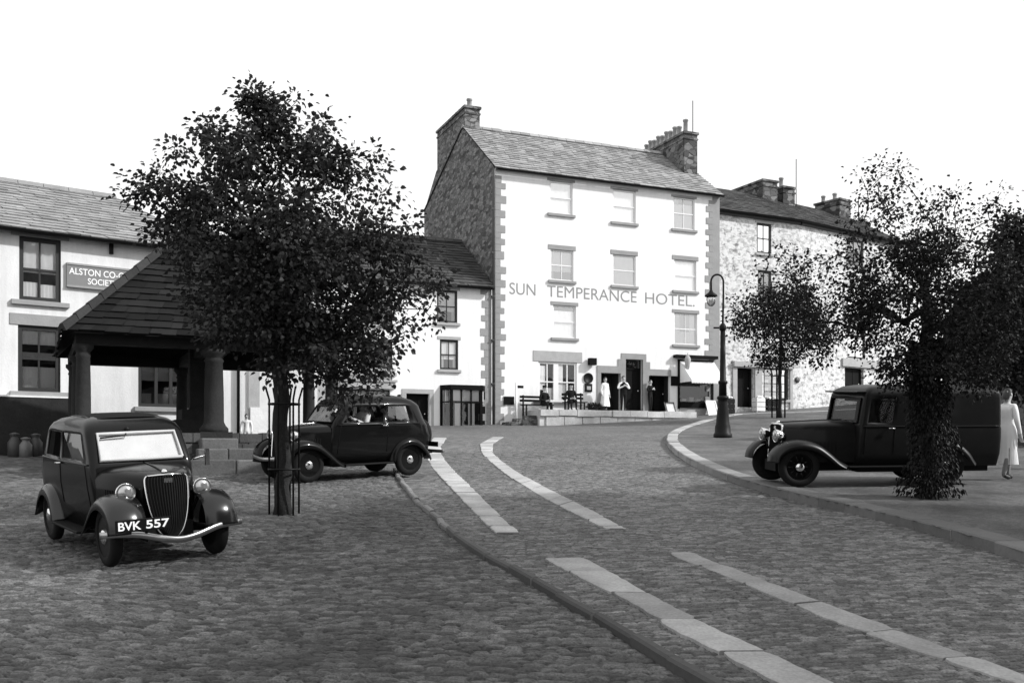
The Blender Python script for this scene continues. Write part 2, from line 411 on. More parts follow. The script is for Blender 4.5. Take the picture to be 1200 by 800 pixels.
def kerb_run(name, pts, width, top, bottom, mat, step=.8, seed=1, jit=.012, kind='structure', follow=G, extra=0.0, shade=None):
    """a run of kerb stones along pts (world xy), lying to the left of the direction of travel"""
    rr = random.Random(seed); mb = MB()
    P = [Vector((p[0], p[1])) for p in pts]; L = [0]
    for a, b in zip(P, P[1:]): L.append(L[-1] + (b - a).length)
    def at(s):
        s = max(0, min(L[-1] - 1e-6, s)); i = max(k for k in range(len(L) - 1) if L[k] <= s)
        f = (s - L[i]) / (L[i + 1] - L[i]); p = P[i].lerp(P[i + 1], f)
        a = P[max(i - 1, 0)] if f < .5 and i > 0 else P[i]; b = P[min(i + 2, len(P) - 1)] if f >= .5 else P[i + 1]
        t = (b - a).normalized(); return p, Vector((-t.y, t.x))
    s = 0
    while s < L[-1] - .1:
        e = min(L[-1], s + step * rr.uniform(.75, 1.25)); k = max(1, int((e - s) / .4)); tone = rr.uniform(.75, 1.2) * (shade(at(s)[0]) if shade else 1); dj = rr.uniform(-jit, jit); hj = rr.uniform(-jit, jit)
        rows = []
        for q in range(k + 1):
            p, n = at(s + .006 + (e - s - .012) * q / k); o = p + n * dj; i_ = p + n * (width + dj)
            zo, zi = float(follow(o.x, o.y)), float(follow(i_.x, i_.y)); zo += extra; zi += extra
            r = .018
            rows.append([(o.x, o.y, zo + bottom), (o.x, o.y, zo + top + hj - r), (o.x + n.x * r, o.y + n.y * r, zo + top + hj), (i_.x - n.x * r, i_.y - n.y * r, zi + top + hj), (i_.x, i_.y, zi + top + hj - r), (i_.x, i_.y, zi + bottom)])
        b = mb.grid(rows, 0, True, False, tone=tone); mb.cap([b + j for j in range(6)]); mb.cap([b + k * 6 + j for j in range(6)])
        s = e
    return tag(mb.build(name, mat), kind=kind)

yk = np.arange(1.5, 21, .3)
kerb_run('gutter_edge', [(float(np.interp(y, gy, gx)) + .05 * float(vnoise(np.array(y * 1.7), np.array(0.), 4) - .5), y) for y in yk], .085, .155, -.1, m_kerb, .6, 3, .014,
         follow=lambda x, y: G(x, y) + .03 - .075 * smooth01(11, 17, np.array(y)), shade=lambda p: .3 + 1.0 * float(smooth01(9.5, 12.5, np.array(p.y))))  # near stones coloured darker to stand for the kerb's shadow line

# footway (right) with its curved kerb
kp = [(1300, 692), (1200, 659), (1130, 637), (1060, 617), (1000, 602), (950, 591), (900, 578), (850, 563), (822, 551), (800, 539), (786, 528), (780, 519), (784, 511), (797, 504), (820, 497), (845, 491), (870, 487)]
kw = [on_ground(*q) for q in kp]
kw = [(kw[0].x + 6, kw[0].y - 5.2)] + [(p.x, p.y) for p in kw] + [(13.5, 46.0), (17.5, 47.6), (24, 50)]
def smooth_line(P, it=2):
    for _ in range(it):
        Q = [P[0]]
        for a, b in zip(P, P[1:]): Q += [(a[0] * .75 + b[0] * .25, a[1] * .75 + b[1] * .25), (a[0] * .25 + b[0] * .75, a[1] * .25 + b[1] * .75)]
        P = Q + [P[-1]]
    return P
kw = smooth_line(kw)
PAVE_H = .13
poly = kw + [(45, 50), (45, -5), (kw[0][0], -5)]
def inside(px, py, poly):
    c = np.zeros(px.shape, bool); j = len(poly) - 1
    for i in range(len(poly)):
        xi, yi = poly[i]; xj, yj = poly[j]
        c ^= ((yi > py) != (yj > py)) & (px < (xj - xi) * (py - yi) / (yj - yi + 1e-12) + xi); j = i
    return c
xs3 = spaced([(2.5, 14, .06, .07), (14, 45, .3, 2)]); ys3 = spaced([(-5, 8, 1, .3), (8, 24, .06, .09), (24, 50, .12, .2)])
X3, Y3 = np.meshgrid(xs3, ys3)
cxm = (X3[:-1, :-1] + X3[1:, 1:]) / 2; cym = (Y3[:-1, :-1] + Y3[1:, 1:]) / 2
mask = inside(cxm, cym, poly)
h3 = vnoise(X3 * 9, Y3 * 9, 21) * .5 + vnoise(X3 * 21, Y3 * 21, 22) * .5
np_sheet('footway', X3, Y3, G(X3, Y3) + PAVE_H - .012 + .012 * h3 + .04 * (vnoise(X3 * .8, Y3 * .8, 23) - .5) * 0, .75 + .5 * h3, m_pave, mask)

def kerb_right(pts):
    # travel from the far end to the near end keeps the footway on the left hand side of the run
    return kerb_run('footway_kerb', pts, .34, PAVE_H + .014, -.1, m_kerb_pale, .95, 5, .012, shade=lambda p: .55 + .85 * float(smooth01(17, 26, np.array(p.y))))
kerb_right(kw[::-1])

# pale stone wheel tracks, slab by slab; far pair toned lighter to stand for sunlight
def track(left, right, seed, slab=.85, shade=1.55):
    rr = random.Random(seed); mb = MB()
    A = [on_ground(*q) for q in left]; B = [on_ground(*q) for q in right]
    n = min(len(A), len(B)); C = [(A[i] + B[i]) / 2 for i in range(n)]; L = [0]
    for a, b in zip(C, C[1:]): L.append(L[-1] + (b - a).length)
    def at(s):
        i = max(k for k in range(n - 1) if L[k] <= max(0, min(s, L[-1] - 1e-6))); f = (s - L[i]) / (L[i + 1] - L[i])
        return A[i].lerp(A[i + 1], f), B[i].lerp(B[i + 1], f)
    s = 0
    while s < L[-1] - .05:
        e = min(L[-1], s + slab * rr.uniform(.8, 1.3)); rows = []; k = 9; j = rr.uniform(-.015, .015); hj = rr.uniform(-.004, .004); tone = rr.uniform(.78, 1.15) * shade
        for q in range(k + 1):
            ch = (.035 if rr.random() < .5 else .01) if q in (0, k) else 0
            a, b = at(s + .008 + (e - s - .016) * q / k); d = (b - a).normalized()
            a = a + d * (j + rr.uniform(-.008, .012) + ch); b = b + d * (j + rr.uniform(-.012, .008) - ch)
            za, zb = g(a.x, a.y) + .016 + hj, g(b.x, b.y) + .016 + hj
            rows.append([(a.x, a.y, za - .06), (a.x, a.y, za - .006), (a.x + d.x * .012, a.y + d.y * .012, za), (b.x - d.x * .012, b.y - d.y * .012, zb), (b.x, b.y, zb - .006), (b.x, b.y, zb - .06)])
        b0 = mb.grid(rows, 0, False, False, tone=tone); mb.cap([b0 + i for i in range(6)]); mb.cap([b0 + k * 6 + i for i in range(6)])
        s = e
    return tag(mb.build('wheel_track', m_track), kind='structure')
track([(508, 513), (501, 522), (500, 532), (504, 546), (522, 566), (547, 592), (580, 625)], [(523, 513), (517, 522), (517, 532), (526, 546), (547, 566), (573, 592), (608, 625)], 1, shade=1.9)
track([(577, 512), (562, 520), (564, 530), (575, 542), (600, 561), (636, 583), (673, 602), (711, 620)], [(590, 512), (577, 520), (577, 530), (588, 541), (614, 558), (650, 577), (693, 598), (734, 620)], 2, shade=1.9)
track([(638, 655), (667, 671), (733, 704), (797, 743), (850, 769), (910, 800), (1000, 850)], [(684, 654), (716, 671), (776, 706), (846, 741), (910, 769), (974, 800), (1080, 850)], 3)
track([(784, 648), (800, 656), (853, 677), (967, 725), (1060, 758), (1197, 803), (1330, 850)], [(814, 648), (828, 655), (886, 677), (1000, 720), (1100, 755), (1235, 803), (1380, 850)], 4)
# ------------------------------------------------------------------ building kit
def wall_panel(mb, F, s0, s1, z0, z1, holes=(), reveal=.16, depth=.9, d=0.0, mi=0, inside_mi=1):
    S = sorted({s0, s1, *[h[0] for h in holes], *[h[1] for h in holes]}); Z = sorted({z0, z1, *[h[2] for h in holes], *[h[3] for h in holes]})
    for a, b in zip(S, S[1:]):
        for c, e in zip(Z, Z[1:]):
            ms, mz = (a + b) / 2, (c + e) / 2
            if any(h[0] < ms < h[1] and h[2] < mz < h[3] for h in holes): continue
            mb.face([F.pt(a, c, d), F.pt(b, c, d), F.pt(b, e, d), F.pt(a, e, d)], mi)
    for h in holes:
        a, b, c, e = h
        for p, q in (((a, c), (b, c)), ((b, c), (b, e)), ((b, e), (a, e)), ((a, e), (a, c))):
            mb.face([F.pt(p[0], p[1], d), F.pt(q[0], q[1], d), F.pt(q[0], q[1], d - reveal), F.pt(p[0], p[1], d - reveal)], mi)
            mb.face([F.pt(p[0], p[1], d - reveal), F.pt(q[0], q[1], d - reveal), F.pt(q[0], q[1], d - depth), F.pt(p[0], p[1], d - depth)], inside_mi)
        mb.face([F.pt(a, c, d - depth), F.pt(b, c, d - depth), F.pt(b, e, d - depth), F.pt(a, e, d - depth)], inside_mi)

def window(F, r, parent, sash, sill=None, lintel=None, nx=2, ny=2, pane=None, curtains=(), frame_w=.07, bar=.03, d=0.0, reveal=.16, meet=True, lintel_h=.16, over=.12, name='window'):
    a, b, c, e = r; mb = MB(); d0 = d - .05; d1 = d - .10
    fw = frame_w
    F.box(mb, a, a + fw, c, e, d0, d1); F.box(mb, b - fw, b, c, e, d0, d1)
    F.box(mb, a + fw, b - fw, e - fw, e, d0 - .002, d1); F.box(mb, a + fw, b - fw, c, c + fw, d0 - .002, d1)
    if meet: F.box(mb, a + fw, b - fw, (c + e) / 2 - .025, (c + e) / 2 + .025, d0 - .004, d1)
    for i in range(1, nx):
        x = a + fw + (b - a - 2 * fw) * i / nx; F.box(mb, x - bar / 2, x + bar / 2, c + fw, e - fw, d0 - .012, d1 - .003)
    for i in range(1, ny):
        z = c + (e - c) * i / ny
        if meet and abs(z - (c + e) / 2) < .05: continue
        F.box(mb, a + fw, b - fw, z - bar / 2, z + bar / 2, d0 - .014, d1 - .005)
    w = mb.build(name, sash, parent)
    p = MB(); p.face([F.pt(a + .01, c + .01, d - .088), F.pt(b - .01, c + .01, d - .088), F.pt(b - .01, e - .01, d - .088), F.pt(a + .01, e - .01, d - .088)])
    p.build('pane', pane or m_glass, w)
    for (u0, u1, v0, v1, mat) in curtains:
        cm = MB(); n = 14; w_ = (b - a); hh = e - c
        rows = [[F.pt(a + w_ * (u0 + (u1 - u0) * i / n), c + hh * vv, d - .125 - .012 * math.sin(i * 2.1 + u0 * 9)) for i in range(n + 1)] for vv in (v0, (v0 + v1) / 2, v1)]
        cm.grid(rows); cm.build('curtain', mat, w)
    if sill:
        sm = MB(); F.box(sm, a - over, b + over, c - .13, c, d + .10, d - .07); sm.build('sill', sill, w, bevel=.012)
    if lintel:
        lm = MB(); F.box(lm, a - over, b + over, e, e + lintel_h, d + .025, d - .07); lm.build('lintel', lintel, w, bevel=.01)
    return w

def slates(mb, A, B, C, D, course=.26, width=.30, seed=1, drop=0.0, mi=0, base_mi=1, var=.3):
    """slate courses on the slope with eave A-B and top D-C (C above B, D above A)"""
    rr = random.Random(seed); A, B, C, D = map(Vector, (A, B, C, D))
    n = (B - A).cross(D - A).normalized()
    if n.z < 0: n = -n
    L = max((D - A).length, (C - B).length); k = max(2, int(L / course))
    mb.face([A - n * .03, B - n * .03, C - n * .03, D - n * .03], base_mi)
    for i in range(k):
        f0 = i / k; f1 = min(1, (i + 1.25) / k)
        a0, b0, a1, b1 = A.lerp(D, f0), B.lerp(C, f0), A.lerp(D, f1), B.lerp(C, f1)
        W = (b0 - a0).length
        if W < .05: continue
        cuts = [0.0]; 
        cuts[0] = -rr.uniform(0, width) * .0
        x = rr.uniform(.3, 1) * width
        while x < W - .08: cuts.append(x); x += width * rr.uniform(.6, 1.4)
        cuts.append(W)
        for p, q in zip(cuts, cuts[1:]):
            u, v = p / W, q / W; t = rr.uniform(1 - var, 1 + var); lift = rr.uniform(.03, .055); j = (a1 - a0) * rr.uniform(-.06, .06)
            p0 = a0.lerp(b0, u) + n * lift + j; p1 = a0.lerp(b0, v - .006 / max(W, .1)) + n * lift + j
            q0 = a1.lerp(b1, u) + n * .006; q1 = a1.lerp(b1, v) + n * .006
            mb.face([p0, p1, q1, q0], mi, t)
            mb.face([p0 - n * (lift - .002), p1 - n * (lift - .002), p1, p0], mi, t * .8)

def chimney(parent, F, s0, s1, d0, d1, zb, zt, pots, mat=None, name='chimney', pot_h=.55):
    mb = MB(); F.box(mb, s0, s1, zb, zt, d0, d1); F.box(mb, s0 - .07, s1 + .07, zt, zt + .12, d0 + .07, d1 - .07); F.box(mb, s0 - .04, s1 + .04, zt - .28, zt - .2, d0 + .04, d1 - .04)
    c = mb.build(name, mat or m_soot, parent)
    for (s, d, h) in pots:
        pb = MB(); M4 = Matrix.Translation(F.pt(s, zt + .12, d))
        pb.lathe([(.15, 0), (.13, .06), (.115, h - .12), (.15, h - .1), (.15, h - .02), (.12, h), (.09, h), (.09, h - .2)], 10, M4); pb.build('chimney_pot', m_pot, c)
    return c

def gutter(parent, A, B, r=.07, mat=None):
    mb = MB(); A, B = Vector(A), Vector(B); u = (B - A).normalized(); n = Vector((u.y, -u.x, 0))
    rows = [[p + n * (r * math.cos(t)) + Vector((0, 0, -r * math.sin(t))) for t in [math.pi * k / 6 for k in range(7)]] for p in (A, B)]
    mb.grid(rows); rows2 = [[p + n * (r * .9 * math.cos(t)) + Vector((0, 0, -r * .9 * math.sin(t))) for t in [math.pi * k / 6 for k in range(7)]] for p in (A, B)]
    mb.grid(rows2); return mb.build('gutter', mat or m_iron, parent)

_txt_cache = {}
def lettering(parent, F, text, s0, s1, z0, z1, d, mat, name='lettering', bold=0.0, extrude=.004):
    cu = bpy.data.curves.new('text', 'FONT'); cu.body = text; cu.size = 1; cu.extrude = 0; cu.offset = bold
    o = bpy.data.objects.new('text', cu); COL.objects.link(o)
    dg = bpy.context.evaluated_depsgraph_get(); me = bpy.data.meshes.new_from_object(o.evaluated_get(dg))
    bpy.data.objects.remove(o); bpy.data.curves.remove(cu)
    xs_ = [v.co.x for v in me.vertices]; ys_ = [v.co.y for v in me.vertices]; x0, x1, y0, y1 = min(xs_), max(xs_), min(ys_), max(ys_)
    mb = MB()
    for p in me.polygons:
        mb.face([F.pt(s0 + (s1 - s0) * (me.vertices[i].co.x - x0) / (x1 - x0), z0 + (z1 - z0) * (me.vertices[i].co.y - y0) / (y1 - y0), d) for i in p.vertices])
    bpy.data.meshes.remove(me)
    return mb.build(name, mat, parent, fix=False)

def quoins(mb, F, s, z0, z1, side=1, h=.31, long_=.5, short=.28, d=.025, back=-.3, mi=0):
    z = z0; k = 0
    while z < z1 - .05:
        e = min(z + h * rnd.uniform(.85, 1.18), z1); w = (long_ if k % 2 else short) * rnd.uniform(.86, 1.12)
        if side > 0: F.box(mb, s, s + w, z + .006, e - .006, d + .001 * (k % 3), back, mi)
        else: F.box(mb, s - w, s, z + .006, e - .006, d + .001 * (k % 3), back, mi)
        z = e; k += 1

# ------------------------------------------------------------------ the tall white hotel
H = Facade((-.78, 45.0), (2.35, 1.0))
sR = H.s_at(843); EZ = 14.93; RZ = 18.05; RD = -4.2; BD = -10.5; BZ = 15.3
Z0 = 2.6
hotel = thing('hotel', 'tall white four storey hotel with grey lettering across its front and a dark stone gable', 'hotel', H.pt(sR / 2, g(5, 47), -2))
R1 = [H.rect(q) for q in ((644, 671, 213, 251), (718, 745, 223, 261), (789, 814, 232, 269))]
R2 = [H.rect(q) for q in ((645, 672, 293, 329), (718, 745, 299, 335), (790, 816, 305, 341))]
R3 = [H.rect(q) for q in ((648, 675, 358, 396), (790, 817, 367, 404))]
RG = H.rect((631, 676, 424, 471))
ZT = 3.82                                           # terrace level
D1 = H.rect((704, 727, 437, 484)); D2 = H.rect((733, 753, 421, 483)); D3 = H.rect((760, 785, 440, 485))
D1 = (D1[0], D1[1], ZT, D1[3]); D2 = (D2[0], D2[1], ZT + .1, D2[3]); D3 = (D3[0], D3[1], ZT, D3[3])
SH = H.rect((796, 833, 447, 471))
mb = MB(); wall_panel(mb, H, 0, sR, Z0, EZ, R1 + R2 + R3 + [RG, D1, D2, D3, SH])
mb.build('wall', [m_white, m_inside], hotel)
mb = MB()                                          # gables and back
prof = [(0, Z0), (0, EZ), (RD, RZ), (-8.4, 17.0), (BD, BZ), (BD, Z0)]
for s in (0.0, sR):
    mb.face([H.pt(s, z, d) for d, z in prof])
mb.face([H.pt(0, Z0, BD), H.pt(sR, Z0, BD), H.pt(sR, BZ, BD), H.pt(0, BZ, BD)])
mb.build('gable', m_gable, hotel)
mb = MB(); quoins(mb, H, 0.004, H.z_at(0, 500), EZ - .3, 1); mb.build('quoin_stones', m_quoin, hotel)
mb = MB(); quoins(mb, H, sR - .42, H.z_at(sR, 480), EZ - .3, -1, long_=.42, short=.2)
H.box(mb, sR - .42, sR + .002, Z0, EZ - .05, .022, -.3); mb.build('quoin_stones', m_quoin, hotel)
mb = MB(); slates(mb, H.pt(-.06, EZ - .02, .2), H.pt(sR + .12, EZ - .02, .2), H.pt(sR + .12, RZ + .06, RD), H.pt(-.06, RZ + .06, RD), .27, .34, 2)
slates(mb, H.pt(-.06, BZ, BD), H.pt(sR + .12, BZ, BD), H.pt(sR + .12, RZ + .06, RD), H.pt(-.06, RZ + .06, RD), .4, .5, 3)
k = 24
for i in range(k):                                  # ridge stones
    a, b = -.06 + (sR + .18) * i / k, -.06 + (sR + .18) * (i + 1) / k - .02; j = rnd.uniform(0, .03)
    mb.hexa([H.pt(a, RZ + .0, RD + .2), H.pt(b, RZ + .0, RD + .2), H.pt(b, RZ + .0, RD - .2), H.pt(a, RZ, RD - .2), H.pt(a, RZ + .16 + j, RD + .05), H.pt(b, RZ + .16 + j, RD + .05), H.pt(b, RZ + .16 + j, RD - .05), H.pt(a, RZ + .16 + j, RD - .05)], 0, rnd.uniform(.8, 1.3))
roof = mb.build('roof', [m_slate, m_slate_dark], hotel)
gutter(hotel, H.pt(0, EZ - .06, .26), H.pt(sR + .1, EZ - .06, .26), .08)
mb = MB(); H.box(mb, 0, sR, EZ - .1, EZ - .0, .1, .003); mb.build('eaves_course', m_quoin, hotel)
mb = MB(); mb.tube([H.pt(-.12, EZ - .1, .24), H.pt(-.12, EZ - .5, .1), H.pt(-.12, 3.2, .1)], .055, 8)
for z in (5, 7, 9, 11, 13): H.box(mb, -.2, -.04, z, z + .07, .15, -.02)
mb.build('drainpipe', m_grey_iron, hotel)
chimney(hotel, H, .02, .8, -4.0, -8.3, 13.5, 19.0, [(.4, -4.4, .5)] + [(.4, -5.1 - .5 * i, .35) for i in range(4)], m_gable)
chimney(hotel, H, sR - .85, sR - .05, -1.9, -7.0, 15.6, 18.55, [(sR - .45, -2.4, .8)] + [(sR - .45, -3.0 - .42 * i, .62 + .1 * (i % 2)) for i in range(9)])
mb = MB(); mb.tube([H.pt(sR - .2, 18.6, -2.1), H.pt(sR - .2, 20.4, -2.1)], .025, 6); mb.build('aerial_rod', m_iron, hotel)
cur_full = lambda: [(0, 1, .0, .47, m_curtain), (0, 1, .5, 1, m_curtain)]
for i, r in enumerate(R1):
    c = [(0, 1, 0, .98, m_curtain)] if i < 2 else [(0, 1, 0, .8, m_curtain), (0, .3, .78, .93, m_lace)]
    window(H, r, hotel, m_sash, m_quoin, m_quoin, 2 if i == 2 else 1, 2, m_glass_white, c, lintel_h=.12)
for i, r in enumerate(R2):
    c = [(0, 1, .3, .93, m_curtain), (0, .18, 0, .3, m_lace)] if i == 0 else [(0, 1, 0, 1, m_curtain)]
    window(H, r, hotel, m_sash, m_quoin, m_quoin, 2 if i == 0 else 1, 2, m_glass_white, c, lintel_h=.22)
for i, r in enumerate(R3):
    c = [(0, 1, .0, .84, m_curtain)] if i == 0 else [(.0, .3, 0, 1, m_curtain), (.28, .72, .5, 1, m_lace), (.7, 1, 0, 1, m_curtain), (.3, .7, .0, .42, m_curtain)]
    window(H, r, hotel, m_sash, m_quoin, m_quoin, 1 if i == 0 else 2, 2, m_glass_white, c, lintel_h=.17)
# wide ground floor window: two sashes and a broad white mullion
gm = (RG[0] + RG[1]) / 2
w = window(H, RG, hotel, m_sash, m_quoin, m_dressed, 1, 2, m_carglass, [(.02, .2, .3, .9, m_curtain), (.25, .45, 0, .35, m_lace), (.52, .66, 0, .95, m_curtain), (.66, .8, .1, .5, m_lace)], frame_w=.1, meet=True, lintel_h=.5, over=.28)
mb = MB(); H.box(mb, gm - .2, gm + .05, RG[2] + .1, RG[3] - .1, -.05, -.15)
for q in (.24, .76): x = RG[0] + (RG[1] - RG[0]) * q; H.box(mb, x - .025, x + .025, RG[2] + .1, RG[3] - .1, -.07, -.14)
mb.build('mullion', m_sash, w)
# doors
def door(F, r, parent, mat, panels=True, d=-.2, fanlight=0.0):
    mb = MB(); a, b, c, e = r; F.box(mb, a + .01, b - .01, c, e - fanlight, d, d - .06)
    if panels:
        for (u0, u1, v0, v1) in ((.12, .44, .08, .42), (.56, .88, .08, .42), (.12, .44, .5, .92), (.56, .88, .5, .92)):
            F.box(mb, a + (b - a) * u0, a + (b - a) * u1, c + (e - fanlight - c) * v0, c + (e - fanlight - c) * v1, d + .015, d - .01)
    o = mb.build('door', mat, parent)
    hb = MB(); hb.lathe([(.0, -.03), (.03, -.02), (.035, 0), (.02, .03), (.0, .035)], 8, Matrix.Translation(F.pt(a + (b - a) * .85, c + 1.0, d + .05))); hb.build('handle', m_chrome, o)
    if fanlight:
        fb = MB(); fb.face([F.pt(a + .02, e - fanlight, d), F.pt(b - .02, e - fanlight, d), F.pt(b - .02, e - .02, d), F.pt(a + .02, e - .02, d)]); fb.build('fanlight', m_glass, o)
        tb = MB(); F.box(tb, a, b, e - fanlight - .04, e - fanlight + .04, d + .04, d - .05); tb.build('transom', mat, o)
    return o
door(H, D2, hotel, m_black, True, -.25, .45)
door(H, (D1[0], (D1[0] + D1[1]) / 2, D1[2], D1[3]), hotel, m_black, True, -.6)
door(H, ((D3[0] + D3[1]) / 2, D3[1], D3[2], D3[3]), hotel, m_black, True, -.55)
mb = MB(); zs = lambda a, py: H.z_at(a, py)
sa = H.s_at
H.box(mb, sa(699.5), D1[0], ZT, zs(7, 437), .04, -.1); H.box(mb, sa(699.5), sa(724), D1[3], zs(7, 429.5), .042, -.1)
H.box(mb, sa(724), sa(728), D1[3], zs(7, 421), .043, -.1); H.box(mb, D1[1], D2[0], ZT, D1[3], .038, -.1); H.box(mb, sa(728), D2[0], D1[3], zs(7, 414), .037, -.1)
H.box(mb, D2[0], D2[1], D2[3], zs(7, 414), .041, -.1); H.box(mb, D2[1], sa(757), D2[2] - .1, zs(7, 414), .039, -.1)
H.box(mb, sa(757), sa(761.5), zs(8, 440), zs(8, 424), .036, -.1); H.box(mb, sa(757), D3[0], ZT, zs(8, 440), .035, -.1); H.box(mb, sa(761.5), sa(786), D3[3], zs(9, 433), .04, -.1)
mb.build('door_surround', m_quoin, hotel)
mb = MB(); H.box(mb, D2[0] - .12, D2[1] + .12, ZT - .06, ZT + .1, .35, -.2); mb.build('doorstep', m_lime_stone, hotel, bevel=.015)
# shop front at the right hand end, with its canvas blind
mb = MB(); a, b = sa(789), sa(838)
H.box(mb, a, b, zs(11, 420.5), zs(11, 417), .28, .002); H.box(mb, sa(786), SH[0], zs(10, 452), zs(10, 441), .06, .002); H.box(mb, SH[0] - .1, SH[0], SH[2] - .35, zs(11, 422), .07, .002); H.box(mb, SH[1], SH[1] + .12, SH[2] - .35, zs(11, 422), .07, .002)
H.box(mb, SH[0], SH[1], SH[2] - .3, SH[2], .12, .002); H.box(mb, SH[0], SH[1], SH[3], zs(11, 422), .06, .002)
mb.build('shop_front', m_black, hotel)
mb = MB(); H.box(mb, SH[0], SH[1], Z0, SH[2] - .3, .05, .002); mb.build('stallriser', m_dressed, hotel)
mb = MB(); mb.face([H.pt(SH[0], SH[2], -.05), H.pt(SH[1], SH[2], -.05), H.pt(SH[1], SH[3], -.05), H.pt(SH[0], SH[3], -.05)]); mb.build('shop_window', m_carglass, hotel)
mb = MB()
for i in range(5):
    x = SH[0] + .3 + i * .42; H.box(mb, x, x + .26, SH[2] + .05, SH[2] + .05 + .12 + .08 * (i % 2), -.2, -.4)
mb.build('shop_goods', m_poster, hotel)
mb = MB(); n = 22; a0, a1 = sa(796), sa(836); zt_, zb_ = zs(11, 423.5), H.z_at(11, 445, 1.05); prj = 1.05
rows = []
for f in (0, .33, .66, 1): rows.append([H.pt(a0 + (a1 - a0) * i / n, zt_ + (zb_ - zt_) * f - .06 * math.sin(f * math.pi) * (.6 + .4 * math.sin(i * 1.3)), .05 + prj * f) for i in range(n + 1)])
mb.grid(rows)
for i in range(n):                                  # scalloped valance
    c0, c1 = a0 + (a1 - a0) * i / n, a0 + (a1 - a0) * (i + 1) / n; dd = .05 + prj
    mb.face([H.pt(c0, zb_, dd + .003), H.pt(c1, zb_, dd + .003), H.pt(c1, zb_ - .14, dd), H.pt((c0 + c1) / 2, zb_ - .2, dd), H.pt(c0, zb_ - .14, dd)])
for s in (a0, a1):
    mb.face([H.pt(s, zt_, .05), H.pt(s, zb_, .05 + prj), H.pt(s, zb_ - .1, .05 + prj), H.pt(s, zb_ - .1, .05)])
mb.build('awning', m_awning, hotel)
mb = MB(); mb.lathe([(.0, -.5), (.09, -.42), (.14, -.15), (.16, .05), (.1, .2), (.03, .26), (.03, .36), (0, .36)], 12, Matrix.Translation(H.pt(sa(800), zs(10, 423), .45))); mb.tube([H.pt(sa(800), zs(10, 418), .02), H.pt(sa(800), zs(10, 417), .45)], .02, 6); mb.build('shop_lamp', m_dressed, hotel)
# lettering across the front
zt0 = H.z_at(sa(600), 330.5); zb0 = H.z_at(sa(600), 344.2)
for wd, p0, p1 in (('SUN', 597, 627.5), ('TEMPERANCE', 641, 746), ('HOTEL.', 756, 814)):
    lettering(hotel, H, wd, sa(p0), sa(p1), zb0 - .02, zt0 - .02, .006, m_lettering_dark)
# wall fittings
mb = MB(); q = H.rect((688, 696, 420, 428)); H.box(mb, q[0], q[1], q[2], q[3], .3, .06); mb.tube([H.pt(q[0] + .15, q[3] - .1, .004), H.pt(q[0] + .15, q[3] - .1, .1)], .03, 6); tag(mb.build('wall_lantern', m_black, hotel))
qc = H.rect((683.5, 694.5, 437, 449)); mb = MB(); u, n_ = H.u, H.n
cc = H.pt((qc[0] + qc[1]) / 2, (qc[2] + qc[3]) / 2, .02); rr_ = (qc[1] - qc[0]) / 2
mb.lathe([(0, 0), (rr_, 0), (rr_, .04), (rr_ * .88, .04), (rr_ * .86, .03), (0, .03)], 24, Matrix.Translation(cc) @ Matrix(((u.x, 0, n_.x, 0), (u.y, 0, n_.y, 0), (0, 1, 0, 0), (0, 0, 0, 1)))); mb.build('round_sign', m_iron, hotel)
q = H.rect((685, 693.5, 449.5, 459)); mb = MB(); H.box(mb, q[0], q[1], q[2], q[3], .05, .003); o = mb.build('square_sign', m_iron, hotel)
mb = MB(); H.box(mb, q[0] + .1, q[1] - .08, q[2] + .09, q[3] - .12, .056, .05); mb.build('badge', m_dressed, o)
q = H.rect((590, 602, 464.5, 474)); mb = MB(); H.box(mb, q[0], q[1], q[2], q[3], .06, .003); mb.build('notice_board', m_black, hotel)

# terrace in front of the hotel
T = MB(); s0, s1 = H.s_at(634, 1.9), sa(792)
H.box(T, s0, s1, 2.7, ZT - .001, 1.75, -.002)
k = 9
for i in range(k):
    a, b = s0 + (s1 - s0) * i / k + .01, s0 + (s1 - s0) * (i + 1) / k - .01
    H.box(T, a, b, ZT - .26 + rnd.uniform(-.02, .02), ZT + .012 + rnd.uniform(-.01, .02), 1.86 + rnd.uniform(-.03, .03), 1.4)
    H.box(T, a + .3, b + .28 if i < k - 1 else b, 2.7, ZT - .3, 1.8 + rnd.uniform(-.02, .02), 1.2)
tag(T.build('terrace', m_worn_lime, origin=H.pt((s0 + s1) / 2, ZT - .5, .9)), 'low whitewashed stone terrace along the foot of the white hotel', 'terrace')
T = MB(); a0, a1 = .25, s0 - .05
for i in range(60):
    f = rnd.random(); s = a0 + (a1 - a0) * f; d = .5 + rnd.random() * 1.0; zt = g(H.pt(s, 0, d).x, H.pt(s, 0, d).y)
    w_ = rnd.uniform(.12, .26); hh = rnd.uniform(.1, .22)
    for lay in range(1 + int(f * 3)):
        zz = zt + lay * .13
        T.hexa([H.pt(s - w_, zz - .08, d + w_ * .7), H.pt(s + w_, zz - .08, d + w_ * .7), H.pt(s + w_, zz - .08, d - w_ * .7), H.pt(s - w_, zz - .08, d - w_ * .7),
                H.pt(s - w_ * .8, zz + hh * .7, d + w_ * .5), H.pt(s + w_ * .85, zz + hh * .8, d + w_ * .45), H.pt(s + w_ * .75, zz + hh * .75, d - w_ * .5), H.pt(s - w_ * .8, zz + hh * .7, d - w_ * .5)], 0, 1)
tag(T.build('rubble_wall', m_rubble, origin=H.pt(1.2, 3.2, .9)), 'low tumbled dark rubble wall between the drainpipe corner and the terrace', 'wall')

